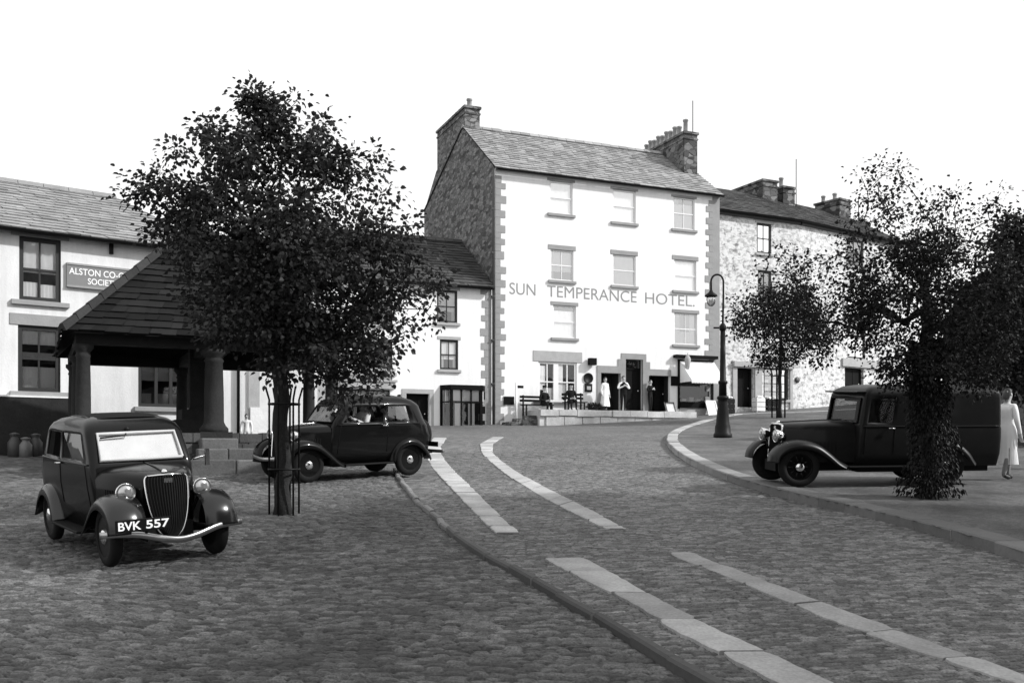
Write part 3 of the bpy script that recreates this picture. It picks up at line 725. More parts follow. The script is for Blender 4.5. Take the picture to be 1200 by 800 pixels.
# ------------------------------------------------------------------ the white two storey shop house left of the hotel
W = Facade((-.78, 45.0), (2.35, 1.0))
shop = thing('shop_house', 'white two storey shop house with a small bay window beside the hotel gable', 'house', W.pt(-4, 3.0, -2))
wl = W.s_at(386) ; WE = W.z_at(-.5, 337); 
wB = W.rect((515.5, 537, 398, 433)); wU = W.rect((512, 536, 340, 378)); wL = W.rect((424, 460, 400, 431)); wS = W.rect((402, 457, 456, 492)); dW = W.rect((476, 503, 461, 511)); wB0 = W.rect((517, 567, 455, 500))
wL2 = W.rect((424, 460, 342, 380))
mb = MB(); wall_panel(mb, W, wl, -.14, 2.2, WE, [wB, wU, wL, wL2, wS, dW, (wB0[0] + .15, wB0[1] - .15, wB0[2] + .05, wB0[3] - .05)]); mb.face([W.pt(wl, 2.2, 0), W.pt(wl, WE, 0), W.pt(wl, 12.3, -4), W.pt(wl, WE, -8), W.pt(wl, 2.2, -8)])
mb.build('wall', [m_white, m_inside], shop)
mb = MB(); quoins(mb, W, -.2, W.z_at(0, 500), WE, -1); mb.build('quoin_stones', m_quoin, shop)
mb = MB(); slates(mb, W.pt(wl - .15, WE - .02, .25), W.pt(-.14, WE - .02, .25), W.pt(-.14, 12.3, -4), W.pt(wl - .15, 12.3, -4), .3, .38, 5, var=.35)
slates(mb, W.pt(wl - .15, WE - .02, -8.2), W.pt(-.14, WE - .02, -8.2), W.pt(-.14, 12.3, -4), W.pt(wl - .15, 12.3, -4), .6, .6, 6)
for i in range(16):
    a = wl + (-.14 - wl) * i / 16; b = wl + (-.14 - wl) * (i + 1) / 16 - .02
    mb.hexa([W.pt(a, 12.25, -3.8), W.pt(b, 12.25, -3.8), W.pt(b, 12.25, -4.2), W.pt(a, 12.25, -4.2), W.pt(a, 12.43, -3.95), W.pt(b, 12.43, -3.95), W.pt(b, 12.43, -4.05), W.pt(a, 12.43, -4.05)], 0, rnd.uniform(.9, 1.6))
mb.build('roof', [m_slate_dark, m_slate_dark], shop)
gutter(shop, W.pt(wl, WE - .05, .3), W.pt(-.18, WE - .05, .3), .09)
for r in (wB, wU): window(W, r, shop, m_darksash, m_dressed, m_dressed, 2, 2, m_glass, [(.0, 1, .35, .9, m_curtain), (0, .25, 0, .5, m_lace), (.75, 1, 0, .5, m_lace)], lintel_h=.15, frame_w=.09)
for r in (wL, wL2): window(W, r, shop, m_darksash, m_dressed, m_dressed, 3, 1, m_glass_white, [(0, 1, 0, 1, m_curtain)], lintel_h=.12, meet=False)
window(W, wS, shop, m_darksash, None, None, 4, 1, m_glass_white, [(0, 1, .55, 1, m_curtain), (0, .3, 0, .5, m_lace)], meet=False)
mb = MB(); W.box(mb, wS[0] - .15, wS[1] + .2, W.z_at(-6, 455), W.z_at(-6, 447), .16, .002); W.box(mb, wS[0] - .15, wS[1] + .25, W.z_at(-6, 440), W.z_at(-6, 436), .2, .002); W.box(mb, wS[0] - .2, wS[1] + .28, W.z_at(-6, 447), W.z_at(-6, 444.5), .22, .002); mb.build('shop_fascia', m_dressed, shop)
door(W, dW, shop, m_black, True, -.22)
mb = MB(); W.box(mb, dW[0] - .2, dW[0], 2.4, dW[3], .03, -.05); W.box(mb, dW[1], dW[1] + .2, 2.4, dW[3], .03, -.05); W.box(mb, dW[0] - .2, dW[1] + .2, dW[3], dW[3] + .2, .032, -.05); mb.build('door_surround', m_dressed, shop)
# bay window
bay = MB(); a, b, c, e = wB0; q = .32; bd = .5
pl = [(a, .002), (a + q, bd), (b - q, bd), (b, .002)]
def pv(i, z, k=0.0): s, d = pl[i]; return W.pt(s + (-k if i < 2 else k), z, d + (k if 0 < i < 3 else 0))
for z0_, z1_, k_ in ((e - .1, e + .12, .06), (c - .12, c + .02, .05)):
    ring0 = [pv(i, z0_, k_) for i in range(4)]; ring1 = [pv(i, z1_, k_) for i in range(4)]
    for i in range(3): bay.face([ring0[i], ring0[i + 1], ring1[i + 1], ring1[i]])
    bay.face(ring1); bay.face(ring0)
for i in range(4):
    s, d = pl[i]; W.box(bay, s - .06, s + .06, c, e, d + .02, d - .08 if i in (1, 2) else .003)
for f in (.33, .66):
    s = pl[1][0] + (pl[2][0] - pl[1][0]) * f; W.box(bay, s - .03, s + .03, c, e, bd + .01, bd - .05)
for i in range(3):
    p, r_ = Vector(pv(i, 0)), Vector(pv(i + 1, 0)); zz = c + (e - c) * .62; t = (r_ - p); bay.frame_box(p + Vector((0, 0, zz)) - W.n * .03, t, W.n * .05, Vector((0, 0, .06)))
bo = bay.build('bay_window', m_black, shop)
mb = MB()
for i in range(3): mb.face([pv(i, c, -.03), pv(i + 1, c, -.03), pv(i + 1, e, -.03), pv(i, e, -.03)])
mb.build('pane', m_carglass, bo)
mb = MB()
for (u0, u1, v0, v1) in ((.2, .8, .62, .98), (.24, .38, 0, .6), (.55, .7, 0, .6), (.05, .12, .6, .98), (.9, .96, .6, .98)):
    s_0, s_1 = a + (b - a) * u0, a + (b - a) * u1; dd = bd - .07 if .15 < u0 < .85 else .2
    mb.grid([[W.pt(s_0 + (s_1 - s_0) * j / 6, c + (e - c) * v, dd - .02 * (j % 2)) for j in range(7)] for v in (v0, v1)])
mb.build('curtain', m_curtain, bo)
mb = MB(); ring0 = [pv(i, 2.4) for i in range(4)]; ring1 = [pv(i, c - .12) for i in range(4)]
for i in range(3): mb.face([ring0[i], ring0[i + 1], ring1[i + 1], ring1[i]])
mb.build('bay_base', m_pave if False else m_dressed, bo)

# ------------------------------------------------------------------ rendered cottage seen between the shelter's columns
K = Facade((-9.6, 31.0), (.93, .37)); kr = K.s_at(372)
cott = thing('cottage', 'pale rendered cottage standing behind the market shelter and the big tree', 'house', K.pt(kr / 2, g(-7, 33), -2))
kd = K.rect((293, 312, 438, 500)); kw_ = K.rect((330, 352, 360, 400)); kw2 = K.rect((262, 274, 360, 400))
mb = MB(); wall_panel(mb, K, 0, kr, 1.6, 7.4, [kw_, kw2]); mb.face([K.pt(0, 1.6), K.pt(0, 7.4), K.pt(0, 9.4, -3.2), K.pt(0, 7.4, -6.4), K.pt(0, 1.6, -6.4)]); mb.face([K.pt(kr, 1.6), K.pt(kr, 7.4), K.pt(kr, 9.4, -3.2), K.pt(kr, 7.4, -6.4), K.pt(kr, 1.6, -6.4)])
mb.build('wall', [m_cream, m_inside], cott)
mb = MB(); slates(mb, K.pt(-.1, 7.4, .2), K.pt(kr + .1, 7.4, .2), K.pt(kr + .1, 9.45, -3.2), K.pt(-.1, 9.45, -3.2), .3, .4, 8); slates(mb, K.pt(-.1, 7.4, -6.6), K.pt(kr + .1, 7.4, -6.6), K.pt(kr + .1, 9.45, -3.2), K.pt(-.1, 9.45, -3.2), .5, .5, 9)
mb.build('roof', [m_slate_dark, m_slate_dark], cott); gutter(cott, K.pt(0, 7.36, .24), K.pt(kr, 7.36, .24))
for r in (kw_, kw2): window(K, r, cott, m_darksash, m_dressed, m_dressed, 2, 2, m_glass, [(0, 1, .5, 1, m_curtain)])
mb = MB(); x = K.s_at(279); mb.tube([K.pt(x, 7.3, .2), K.pt(x, 7.0, .08), K.pt(x, 1.9, .08)], .05, 8); mb.build('drainpipe', m_iron, cott)
mb = MB(); K.box(mb, K.s_at(291), K.s_at(304), 1.8, K.z_at(1, 433), .06, .002); mb.build('door_surround', m_dressed, cott)
mb = MB(); K.box(mb, K.s_at(293), K.s_at(313), 1.8, K.z_at(1, 477), .1, .062); mb.build('white_panel', m_lime_stone, cott)

# ------------------------------------------------------------------ the rendered building with the sign board, far left
CO = Facade((-12.57, 25.92), (.8, .6)); ce = 4.9
coop = thing('shop_building', 'pale two storey shop building with tall dark sash windows at the left edge', 'building', CO.pt(0, g(-11.6, 24), -3))
EZc = CO.z_at(0, 271); RZc = 9.7; cs = -9.5
wu = CO.rect((22.5, 71.5, 279, 353)); wl_ = CO.rect((21, 71, 382, 459)); wsx = CO.rect((162, 222, 424, 477))
wu2 = (wu[0] - 4.4, wu[1] - 4.4, wu[2], wu[3]); wl2 = (wl_[0] - 4.4, wl_[1] - 4.4, wl_[2], wl_[3])
mb = MB(); wall_panel(mb, CO, cs, ce, 1.0, EZc, [wu, wl_, wsx, wu2, wl2]); mb.face([CO.pt(ce, 1, 0), CO.pt(ce, EZc, 0), CO.pt(ce, EZc, -7), CO.pt(ce, 1, -7)]); mb.face([CO.pt(cs, 1, 0), CO.pt(cs, EZc, 0), CO.pt(cs, RZc, -3.3), CO.pt(cs, EZc, -7), CO.pt(cs, 1, -7)])
mb.build('wall', [m_cream, m_inside], coop)
mb = MB(); slates(mb, CO.pt(cs, EZc - .02, .25), CO.pt(ce + .2, EZc - .02, .25), CO.pt(ce - 2.05, RZc, -3.1), CO.pt(cs, RZc, -3.1), .26, .32, 11, var=.12)
slates(mb, CO.pt(ce + .2, EZc - .02, .25), CO.pt(ce + .2, EZc - .02, -6.5), CO.pt(ce - 2.04, RZc, -3.1), CO.pt(ce - 2.05, RZc, -3.1), .26, .32, 12, var=.12)
slates(mb, CO.pt(cs, EZc, -6.6), CO.pt(ce + .2, EZc, -6.6), CO.pt(ce - 2.05, RZc, -3.1), CO.pt(cs, RZc, -3.1), .6, .6, 13)
for i in range(18):
    a = cs + (ce - 2.05 - cs) * i / 18; b = cs + (ce - 2.05 - cs) * (i + 1) / 18 - .015
    mb.hexa([CO.pt(a, RZc - .04, -2.95), CO.pt(b, RZc - .04, -2.95), CO.pt(b, RZc - .04, -3.25), CO.pt(a, RZc - .04, -3.25), CO.pt(a, RZc + .1, -3.05), CO.pt(b, RZc + .1, -3.05), CO.pt(b, RZc + .1, -3.15), CO.pt(a, RZc + .1, -3.15)], 0, .9)
mb.build('roof', [m_slate, m_slate_dark], coop); gutter(coop, CO.pt(cs, EZc - .05, .3), CO.pt(ce + .1, EZc - .05, .3), .09)
for r in (wu, wl_, wu2, wl2):
    up = r[2] > 4.2
    window(CO, r, coop, m_darksash, m_quoin, m_quoin, 2, 2, m_glass_white if up else m_glass, [(0, 1, .45, 1, m_curtain), (.05, .45, 0, .3, m_curtain), (.5, .95, 0, .28, m_curtain)] if up else [(.05, .48, .72, .95, m_curtain), (.52, .95, .72, .95, m_curtain), (.05, .95, .5, .6, m_lace), (.05, .48, .05, .38, m_curtain), (.52, .95, .05, .38, m_curtain)],
           frame_w=.11, bar=.04, lintel_h=.3, over=.2)
window(CO, wsx, coop, m_darksash, m_quoin, None, 3, 1, m_glass_white, [(0, 1, .58, .97, m_curtain)] + [(.03 + .33 * i, .27 + .33 * i, .08, .3, m_curtain) for i in range(3)], frame_w=.1, bar=.09, meet=False)
mb = MB(); CO.box(mb, cs, CO.s_at(92), 1.2, CO.z_at(0, 466), .18, .002); mb.build('plinth', m_cross_stone, coop)
mb = MB(); CO.box(mb, cs, CO.s_at(90), CO.z_at(0, 466), CO.z_at(0, 464), .2, .002); mb.build('plinth_cap', m_lime_stone, coop)
q = CO.rect((77.5, 178, 311, 336)); q = (q[0], q[1], CO.z_at(q[0], 334), CO.z_at(q[0], 310))
mb = MB(); CO.box(mb, q[0], q[1], q[2], q[3], .08, .003); so = mb.build('sign_board', m_board, coop)
hq = q[3] - q[2]
lettering(so, CO, 'ALSTON CO-OP', CO.s_at(80), CO.s_at(150), q[2] + hq * .54, q[2] + hq * .86, .085, m_lettering_white, bold=.012)
lettering(so, CO, 'SOCIETY', CO.s_at(102), CO.s_at(137), q[2] + hq * .12, q[2] + hq * .42, .085, m_lettering_white, bold=.012)
mb = MB(); CO.box(mb, q[0], q[1], q[3] - .001, q[3] + .05, .1, .003); CO.box(mb, q[0], q[1], q[2] - .05, q[2], .1, .003); mb.build('moulding', m_quoin, so)
x = CO.s_at(130); mb = MB(); CO.box(mb, x - .05, x + .05, CO.z_at(x, 298), CO.z_at(x, 285), .07, .003); mb.build('bracket', m_iron, coop)
mb = MB(); a_, b_ = CO.s_at(-60), CO.s_at(29); CO.box(mb, a_, b_, 1.2, CO.z_at(0, 544), 1.2, .19); tag(mb.build('stone_step', m_lime_stone, origin=CO.pt(-1, 1.6, .7)), 'broad pale stone step at the foot of the dark plinth, left edge', 'step')

# ------------------------------------------------------------------ limewashed rubble terrace right of the hotel, turning away up the hill
S1 = Facade((H.pt(sR + .02, 0, -.35).x, H.pt(sR + .02, 0, -.35).y), (.897, .442)); l1 = 5.5
pE = S1.pt(l1, 0); S2 = Facade((pE.x, pE.y), (.81, .586)); l2 = 9.5
ROWE = 14.3
row = thing('stone_terrace', 'patchy limewashed rubble terrace under a dark slate roof, right of the hotel', 'building', S1.pt(l1, g(15, 53), -2))
v1 = S1.rect((887, 904, 262, 297)); v2 = S1.rect((888, 904, 317, 353)); dr = S1.rect((863, 883, 431, 477)); sw = S1.rect((895, 924, 431, 468))
v3 = S2.rect((991, 1012, 281, 312)); v4 = S2.rect((993, 1014, 393, 420)); d4 = S2.rect((990, 1012, 431, 470)); v5 = S2.rect((990, 1012, 336, 370))
mb = MB(); wall_panel(mb, S1, 0, l1, 3, ROWE, [v1, v2, dr, sw]); wall_panel(mb, S2, 0, l2, 3, ROWE, [v3, v4, v5, d4]); mb.face([S2.pt(l2, 3), S2.pt(l2, ROWE), S2.pt(l2, 16.7, -4), S2.pt(l2, ROWE, -8), S2.pt(l2, 3, -8)])
mb.build('wall', [m_limed, m_inside], row)
mb = MB(); n1, n2 = S1.n, S2.n; bis = (n1 + n2).normalized()
eA, eB, eC = S1.pt(-.05, ROWE, .22), pE + bis * .23 + Vector((0, 0, ROWE)), S2.pt(l2, ROWE, .22)
rA, rB, rC = S1.pt(-.05, 16.75, -4), pE - bis * 4.05 + Vector((0, 0, 16.75)), S2.pt(l2, 16.75, -4)
slates(mb, eA, eB, rB, rA, .3, .42, 21, var=.45); slates(mb, eB, eC, rC, rB, .3, .42, 22, var=.45)
slates(mb, S1.pt(0, ROWE, -8), pE - bis * 8 + Vector((0, 0, ROWE)), rB, rA, .6, .6, 23); slates(mb, pE - bis * 8 + Vector((0, 0, ROWE)), S2.pt(l2, ROWE, -8), rC, rB, .6, .6, 24)
mb.build('roof', [m_slate_dark, m_slate_dark], row)
mb = MB()
for F_, L_, q in ((S1, l1, 0.0), (S2, l2, 0.0)): F_.box(mb, .0 if F_ is S1 else .08, L_, ROWE - .22, ROWE - .0, .2 if F_ is S1 else .205, .002)
mb.build('eaves_course', m_darksash, row); gutter(row, S1.pt(0, ROWE - .02, .3), pE + bis * .31 + Vector((0, 0, ROWE - .02)), .09); gutter(row, pE + bis * .31 + Vector((0, 0, ROWE - .02)), S2.pt(l2, ROWE - .02, .3), .09)
for F_, r in ((S1, v1), (S1, v2), (S2, v3), (S2, v5), (S2, v4)): window(F_, r, row, m_darksash, m_dressed, m_dressed, 2, 2, m_glass_white if r is v1 else m_glass, [(0, 1, .1 if r is v1 else .5, 1, m_curtain)], frame_w=.1, lintel_h=.2)
door(S1, dr, row, m_black, True, -.3); door(S2, d4, row, m_black, True, -.2)
w = window(S1, sw, row, m_darksash, m_dressed, None, 3, 4, m_glass, [(.05 + .3 * i, .25 + .3 * i, .25 * j + .03, .25 * j + .12, m_lace) for i in range(3) for j in range(4)], meet=False, frame_w=.1)
mb = MB(); a, b = S1.s_at(858), S1.s_at(928); S1.box(mb, a, b, S1.z_at(2, 430), S1.z_at(2, 424), .2, .002); S1.box(mb, S1.s_at(884), S1.s_at(892), 3.4, S1.z_at(2, 430), .08, .002); S1.box(mb, S1.s_at(925), S1.s_at(928), 3.4, S1.z_at(2, 430), .08, .002); S1.box(mb, S1.s_at(858), S1.s_at(863), 3.4, S1.z_at(2, 430), .08, .002); mb.build('shop_fascia', m_dressed, row)
mb = MB(); cc = S1.pt(S1.s_at(934), S1.z_at(4, 444), .003); u, n_ = S1.u, S1.n
mb.lathe([(0, 0), (.16, 0), (.16, .04), (0, .05)], 20, Matrix.Translation(cc) @ Matrix(((u.x, 0, n_.x, 0), (u.y, 0, n_.y, 0), (0, 1, 0, 0), (0, 0, 0, 1)))); mb.build('round_plate', m_grey_iron, row)
mb = MB(); S2.box(mb, S2.s_at(986), S2.s_at(1036), S2.z_at(5, 430), S2.z_at(5, 421), .12, .003); mb.build('sign_board', m_dressed, row)
q = S1.s_at(894, -3.4), S1.s_at(911, -3.4); chimney(row, S1, q[0], q[1], -3.4, -6.2, 15.6, S1.z_at(q[0], 212, -3.4), [])
q = S1.s_at(918, -3.7), S1.s_at(931.5, -3.7); chimney(row, S1, q[0], q[1], -3.7, -4.7, 15.6, S1.z_at(q[0], 220, -3.7), [((q[0] + q[1]) / 2 - .15, -4.2, .62)])
q = S2.s_at(984, -3.0), S2.s_at(997, -3.0); chimney(row, S2, q[0], q[1], -3.0, -4.8, 15.6, S2.z_at(q[0], 234, -3.0), [(q[0] + .2, -3.5, .4), (q[0] + .5, -3.7, .5), (q[0] + .3, -4.4, .45)])
q = S2.s_at(1010, -3.6), S2.s_at(1019, -3.6); chimney(row, S2, q[0], q[1], -3.6, -4.4, 15.6, S2.z_at(q[0], 262, -3.6), [((q[0] + q[1]) / 2, -4.0, .4)])
mb = MB()
for p in (S1.pt(S1.s_at(933, -3.9), 16.9, -3.9), S2.pt(S2.s_at(1006, -3.9), 15.9, -3.9)): mb.tube([p - Vector((0, 0, 1)), p + Vector((0, 0, 2.2))], .025, 6)
mb.build('aerial_rod', m_iron, row)
# ------------------------------------------------------------------ market shelter: slate pyramid on eight stone columns
XF = Facade((-8.8, 20.14), (.9, .436)); XL = 5.2
cross = thing('market_shelter', 'open market shelter with a dark slate pyramid roof on stone columns and steps', 'shelter', XF.pt(XL / 2, g(-8, 24), -XL / 2))
PT = 2.32; BZ0, BZ1 = 4.12, 4.37
mb = MB()
for i, (m_, zt) in enumerate(((.62, 1.84), (.46, 2.08), (.3, PT))):
    zb = .9
    mb2 = mb; XF.box(mb2, -m_, XL + m_, zb, zt - .02, m_, -XL - m_)
    n = 12                                           # worn step stones along the front and sides
    for k in range(n):
        a, b = -m_ + (XL + 2 * m_) * k / n + .008, -m_ + (XL + 2 * m_) * (k + 1) / n - .008
        XF.box(mb, a, b, zt - .2, zt + rnd.uniform(-.012, .012), m_ + .03 + rnd.uniform(-.02, .02), m_ - .45, 0, rnd.uniform(.6, 1.4)); XF.box(mb, a + .2, b + .19, zt - .42, zt - .21, m_ + .015 + rnd.uniform(-.012, .012), m_ - .45, 0, rnd.uniform(.5, 1.3))
mb.build('steps', m_step, cross)
cols = [(0, 0), (XL / 2, 0), (XL, 0), (0, -XL / 2), (XL, -XL * .4), (0, -XL), (XL / 2, -XL), (XL, -XL)]
for (s, d) in cols:
    mb = MB(); mid = (s == XL / 2 and d == 0)
    M4 = Matrix.Translation(XF.pt(s, PT, d))
    r = .15 if not mid else .21
    mb.lathe([(r * 1.45, 0), (r * 1.45, .1), (r * 1.2, .16), (r, .24), (r * .97, .9), (r * .88, 1.52), (r * 1.02, 1.56), (r * .9, 1.6), (r * .9, 1.64), (r * 1.35, 1.72), (r * 1.35, 1.795)], 16, M4)
    o = mb.build('column', m_cross_stone, cross)
    pb = MB(); XF.box(pb, s - r * 1.6, s + r * 1.6, PT - .3 if mid else PT - .02, PT + .02, d + r * 1.6, d - r * 1.6); pb.build('plinth', m_cross_stone, o)
for (a_, b_, zt_, d_, w_) in ((-.38, .36, 2.2, .85, .5), (-.5, .1, 1.98, 1.15, .32), (.112, 1.25, 1.99, 1.12, .3), (-.9, .2, 1.76, 1.5, .36), (.212, 1.5, 1.75, 1.52, .36)):
    mb = MB(); XF.box(mb, XL / 2 + a_, XL / 2 + b_, 1.2, zt_, d_, d_ - w_, 0, rnd.uniform(1, 1.8)); mb.build('step_stone', m_step, cross, bevel=.03)
mb = MB()                                            # ancient cross shaft in the middle
c0 = XF.pt(XL / 2, 0, -XL / 2)
for z0_, z1_, w_ in ((PT, PT + .35, .55), (PT + .35, PT + .6, .38), (PT + .6, 4.9, .17)): XF.box(mb, XL / 2 - w_, XL / 2 + w_, z0_, z1_, -XL / 2 + w_, -XL / 2 - w_)
mb.build('cross_shaft', m_cross_stone, cross)
mb = MB()
for (s0_, s1_, d0_, d1_) in ((-.15, XL + .15, .13, -.13), (-.15, XL + .15, -XL + .13, -XL - .13), (-.13, .13, -.131, -XL + .131), (XL - .13, XL + .13, -.131, -XL + .131), (XL / 2 - .1, XL / 2 + .1, -.132, -XL + .132)):
    XF.box(mb, s0_, s1_, BZ0, BZ1, d0_, d1_)
mb.build('beam', m_timber, cross)
mb = MB(); ov = .42; ez = BZ1 - .04; apex = XF.pt(XL / 2, 7.4, -XL / 2)
e = [XF.pt(-ov, ez, ov), XF.pt(XL + ov, ez, ov), XF.pt(XL + ov, ez, -XL - ov), XF.pt(-ov, ez, -XL - ov)]
for i in range(4): slates(mb, e[i], e[(i + 1) % 4], apex, apex, .27, .34, 40 + i, var=.35)
for i in range(4):                                   # hip stones
    n = 12
    for k in range(n):
        a, b = e[i].lerp(apex, k / n), e[i].lerp(apex, (k + .97) / n); t = (b - a); sd = Vector((-t.y, t.x, 0)).normalized() * .13
        mb.hexa([a + sd, a - sd, b - sd, b + sd, a + Vector((0, 0, .14)) + sd * .3, a + Vector((0, 0, .14)) - sd * .3, b + Vector((0, 0, .12)) - sd * .3, b + Vector((0, 0, .12)) + sd * .3], 0, 2.2 * rnd.uniform(.8, 1.2))
mb.build('roof', [m_slate_cross, m_timber], cross)
mb = MB(); mb.lathe([(.16, -.1), (.16, .1), (.06, .2), (.12, .36), (.0, .5)], 12, Matrix.Translation(apex)); mb.build('finial', m_cross_stone, cross)

# ------------------------------------------------------------------ trees
def leaf_mesh(name, C, N, size, tone, mat, parent, narrow=.62, seed=0):
    """many separate folded leaves; C centres, N axis directions"""
    rs = np.random.RandomState(seed); n = len(C); off = np.array(ORIG[parent.name])
    ax = N / (np.linalg.norm(N, axis=1, keepdims=True) + 1e-9)
    up = rs.normal(size=(n, 3)) * .55 + np.array([0, 0, .8]); sd = np.cross(ax, up); sd /= np.linalg.norm(sd, axis=1, keepdims=True) + 1e-9
    nn = np.cross(sd, ax); s = size[:, None]
    b = C - ax * s * .5; t = C + ax * s * .55 - nn * s * .12
    r1 = C - ax * s * .22 + sd * s * narrow * .5 + nn * s * .1; r2 = C + ax * s * .18 + sd * s * narrow * .42 + nn * s * .08
    l1 = C - ax * s * .22 - sd * s * narrow * .5 + nn * s * .1; l2 = C + ax * s * .18 - sd * s * narrow * .42 + nn * s * .08
    V = np.stack([b, r1, r2, t, l2, l1], 1).reshape(-1, 3) - off
    base = np.arange(n)[:, None] * 6
    Q = np.stack([base + np.array([0, 1, 2, 3]), base + np.array([0, 3, 4, 5])], 1).reshape(-1, 4)
    me = bpy.data.meshes.new(name); me.vertices.add(len(V)); me.vertices.foreach_set('co', V.astype(np.float32).reshape(-1))
    me.loops.add(Q.size); me.loops.foreach_set('vertex_index', Q.reshape(-1).astype(np.int32)); me.polygons.add(len(Q)); me.polygons.foreach_set('loop_start', np.arange(0, Q.size, 4, dtype=np.int32))
    me.update(calc_edges=True); a = me.attributes.new('tone', 'FLOAT', 'FACE'); a.data.foreach_set('value', np.repeat(tone, 2).astype(np.float32))
    me.materials.append(mat); o = bpy.data.objects.new(name, me); COL.objects.link(o); o.parent = parent; ORIG[o.name] = ORIG[parent.name]
    return o

def tree(name, label, base, sil, tips, n_attr, leaf, mat, trunk_r, fork, group=None, seed=1, depth=.8, per=7, spread=.16, step=.22, hollow=0.0, ivy=None, density=None, thin_top=None, clump=None, sprays=0, shrink=1.0, about=(0, 0)):
    rr = random.Random(seed); rs = np.random.RandomState(seed); base = Vector(base); Y0 = base.y
    root = thing(name, label, 'tree', base, 0, group)
    sil = [(about[1] + (p - about[1]) * shrink, about[0] + (l - about[0]) * shrink, about[0] + (r - about[0]) * shrink) for p, l, r in sil]
    tips = [(about[0] + (p - about[0]) * (shrink + .03), about[1] + (q - about[1]) * (shrink + .03)) for p, q in tips]
    zf = lambda py: CAMZ + (HY - py) / FPX * Y0
    xf = lambda px: (px - CX) / FPX * Y0
    ST = sorted([(zf(p), xf(l), xf(r)) for p, l, r in sil]); zz = [q[0] for q in ST]; xl = [q[1] for q in ST]; xr = [q[2] for q in ST]
    zt = zz[-1]; nodes = []; par = []
    zk = base.z; nt_ = int((zf(fork[1]) - base.z) / step) + 1; top = Vector((xf(fork[0]), Y0, zf(fork[1])))
    for i in range(nt_ + 1):
        f = i / nt_; nodes.append(base.lerp(top, f) + Vector((rr.uniform(-.03, .03), rr.uniform(-.03, .03), -.1 if i == 0 else 0))); par.append(i - 1)
    ntr = len(nodes); att = []
    tries = 0
    while len(att) < n_attr and tries < n_attr * 30:
        tries += 1
        z = rr.uniform(zz[0], zt); l, r = np.interp(z, zz, xl), np.interp(z, zz, xr); mid, half = (l + r) / 2, (r - l) / 2
        w = max(q - p for p, q in zip(xl, xr))
        if rr.random() > (r - l) / w: continue
        u = rr.uniform(-1, 1); v = rr.uniform(-1, 1)
        if u * u + v * v > 1: continue
        if hollow and u * u + v * v < hollow and rr.random() < .6: continue
        if thin_top and z > zf(thin_top[0]) and rr.random() < thin_top[1]: continue
        q = Vector((mid + u * half, Y0 + v * half * depth, z))
        if clump and (u * u + v * v > .12) and mnoise.noise(q * clump[0] + Vector((seed * 7.3, 0, 0))) < clump[1]: continue
        att.append(q)
    for px, py in tips:
        q = Vector((xf(px), Y0 + rr.uniform(-.3, .4), zf(py))); att.append(q)
        for _ in range(sprays): att.append(q + Vector((rr.gauss(0, .13), rr.gauss(0, .13), rr.uniform(-.4, .0))) * (Y0 / 16))
    att.sort(key=lambda a: (a - top).length)
    P = np.array([tuple(n) for n in nodes])
    for a in att:
        d = P - np.array(a); dist = np.linalg.norm(d, axis=1) + .7 * np.maximum(0, d[:, 2] + .1) ; dist[:max(1, int(ntr * .62))] += 5
        k = int(np.argmin(dist)); s = nodes[k]; L = (a - s).length; m = max(1, int(L / step)); prev = k
        new = []
        for i in range(1, m + 1):
            f = i / m; p = s.lerp(a, f) + Vector((0, 0, .10 * L * math.sin(f * math.pi))) + Vector((rr.uniform(-1, 1), rr.uniform(-1, 1), rr.uniform(-1, 1))) * .035
            nodes.append(p); par.append(prev); prev = len(nodes) - 1; new.append(tuple(p))
        P = np.vstack([P, np.array(new)])
    n = len(nodes); w = [0.0] * n; ch = [[] for _ in range(n)]
    for i in range(n - 1, -1, -1):
        if not ch[i]: w[i] = .0055
        else: w[i] = sum(w[c] ** 2.25 for c in ch[i]) ** (1 / 2.25)
        if par[i] >= 0: ch[par[i]].append(i)
    for i in range(n):
        pass
    # children were collected while going down, so recompute radii once more in order
    for i in range(n - 1, -1, -1): w[i] = .0055 if not ch[i] else sum(w[c] ** 2.25 for c in ch[i]) ** (1 / 2.25)
    sc = trunk_r / w[0]; rad = [max(.0045, q * (sc if q > .02 else 1)) for q in w]
    for i in range(ntr): rad[i] = max(rad[i], trunk_r * (1.25 if i == 0 else 1 - .45 * i / ntr))
    rad[0] = trunk_r * 1.5
    mb = MB()
    tb = MB(); tb.tube(nodes[:ntr], rad[:ntr], 12); tb.build('trunk', m_bark, root)
    for i in range(ntr, n):
        p = par[i]; r0, r1 = min(rad[p], rad[i] * 1.35), rad[i]
        mb.tube([nodes[p], nodes[i]], [r0, r1], 5 if r1 > .012 else 3, caps=False)
    mb.build('branches', m_bark, root, fix=False)
    C, N, S, Tn = [], [], [], []
    for i in range(ntr, n):
        if rad[i] > .035: continue
        k = per if not ch[i] else max(1, int(per * (.5 if rad[i] < .012 else .25)))
        dirv = nodes[i] - nodes[par[i]]
        tone = rr.uniform(.75, 1.25)
        for _ in range(k):
            o = Vector((rr.gauss(0, 1), rr.gauss(0, 1), rr.gauss(0, .75))) * spread
            C.append(tuple(nodes[i] + o)); q = o.normalized() + dirv.normalized() * .5 + Vector((0, 0, -.55)); N.append(tuple(q)); S.append(leaf * rr.uniform(.65, 1.3)); Tn.append(tone * rr.uniform(.6, 1.5))
    leaf_mesh('crown', np.array(C), np.array(N), np.array(S), np.array(Tn), mat, root, narrow=.8, seed=seed)
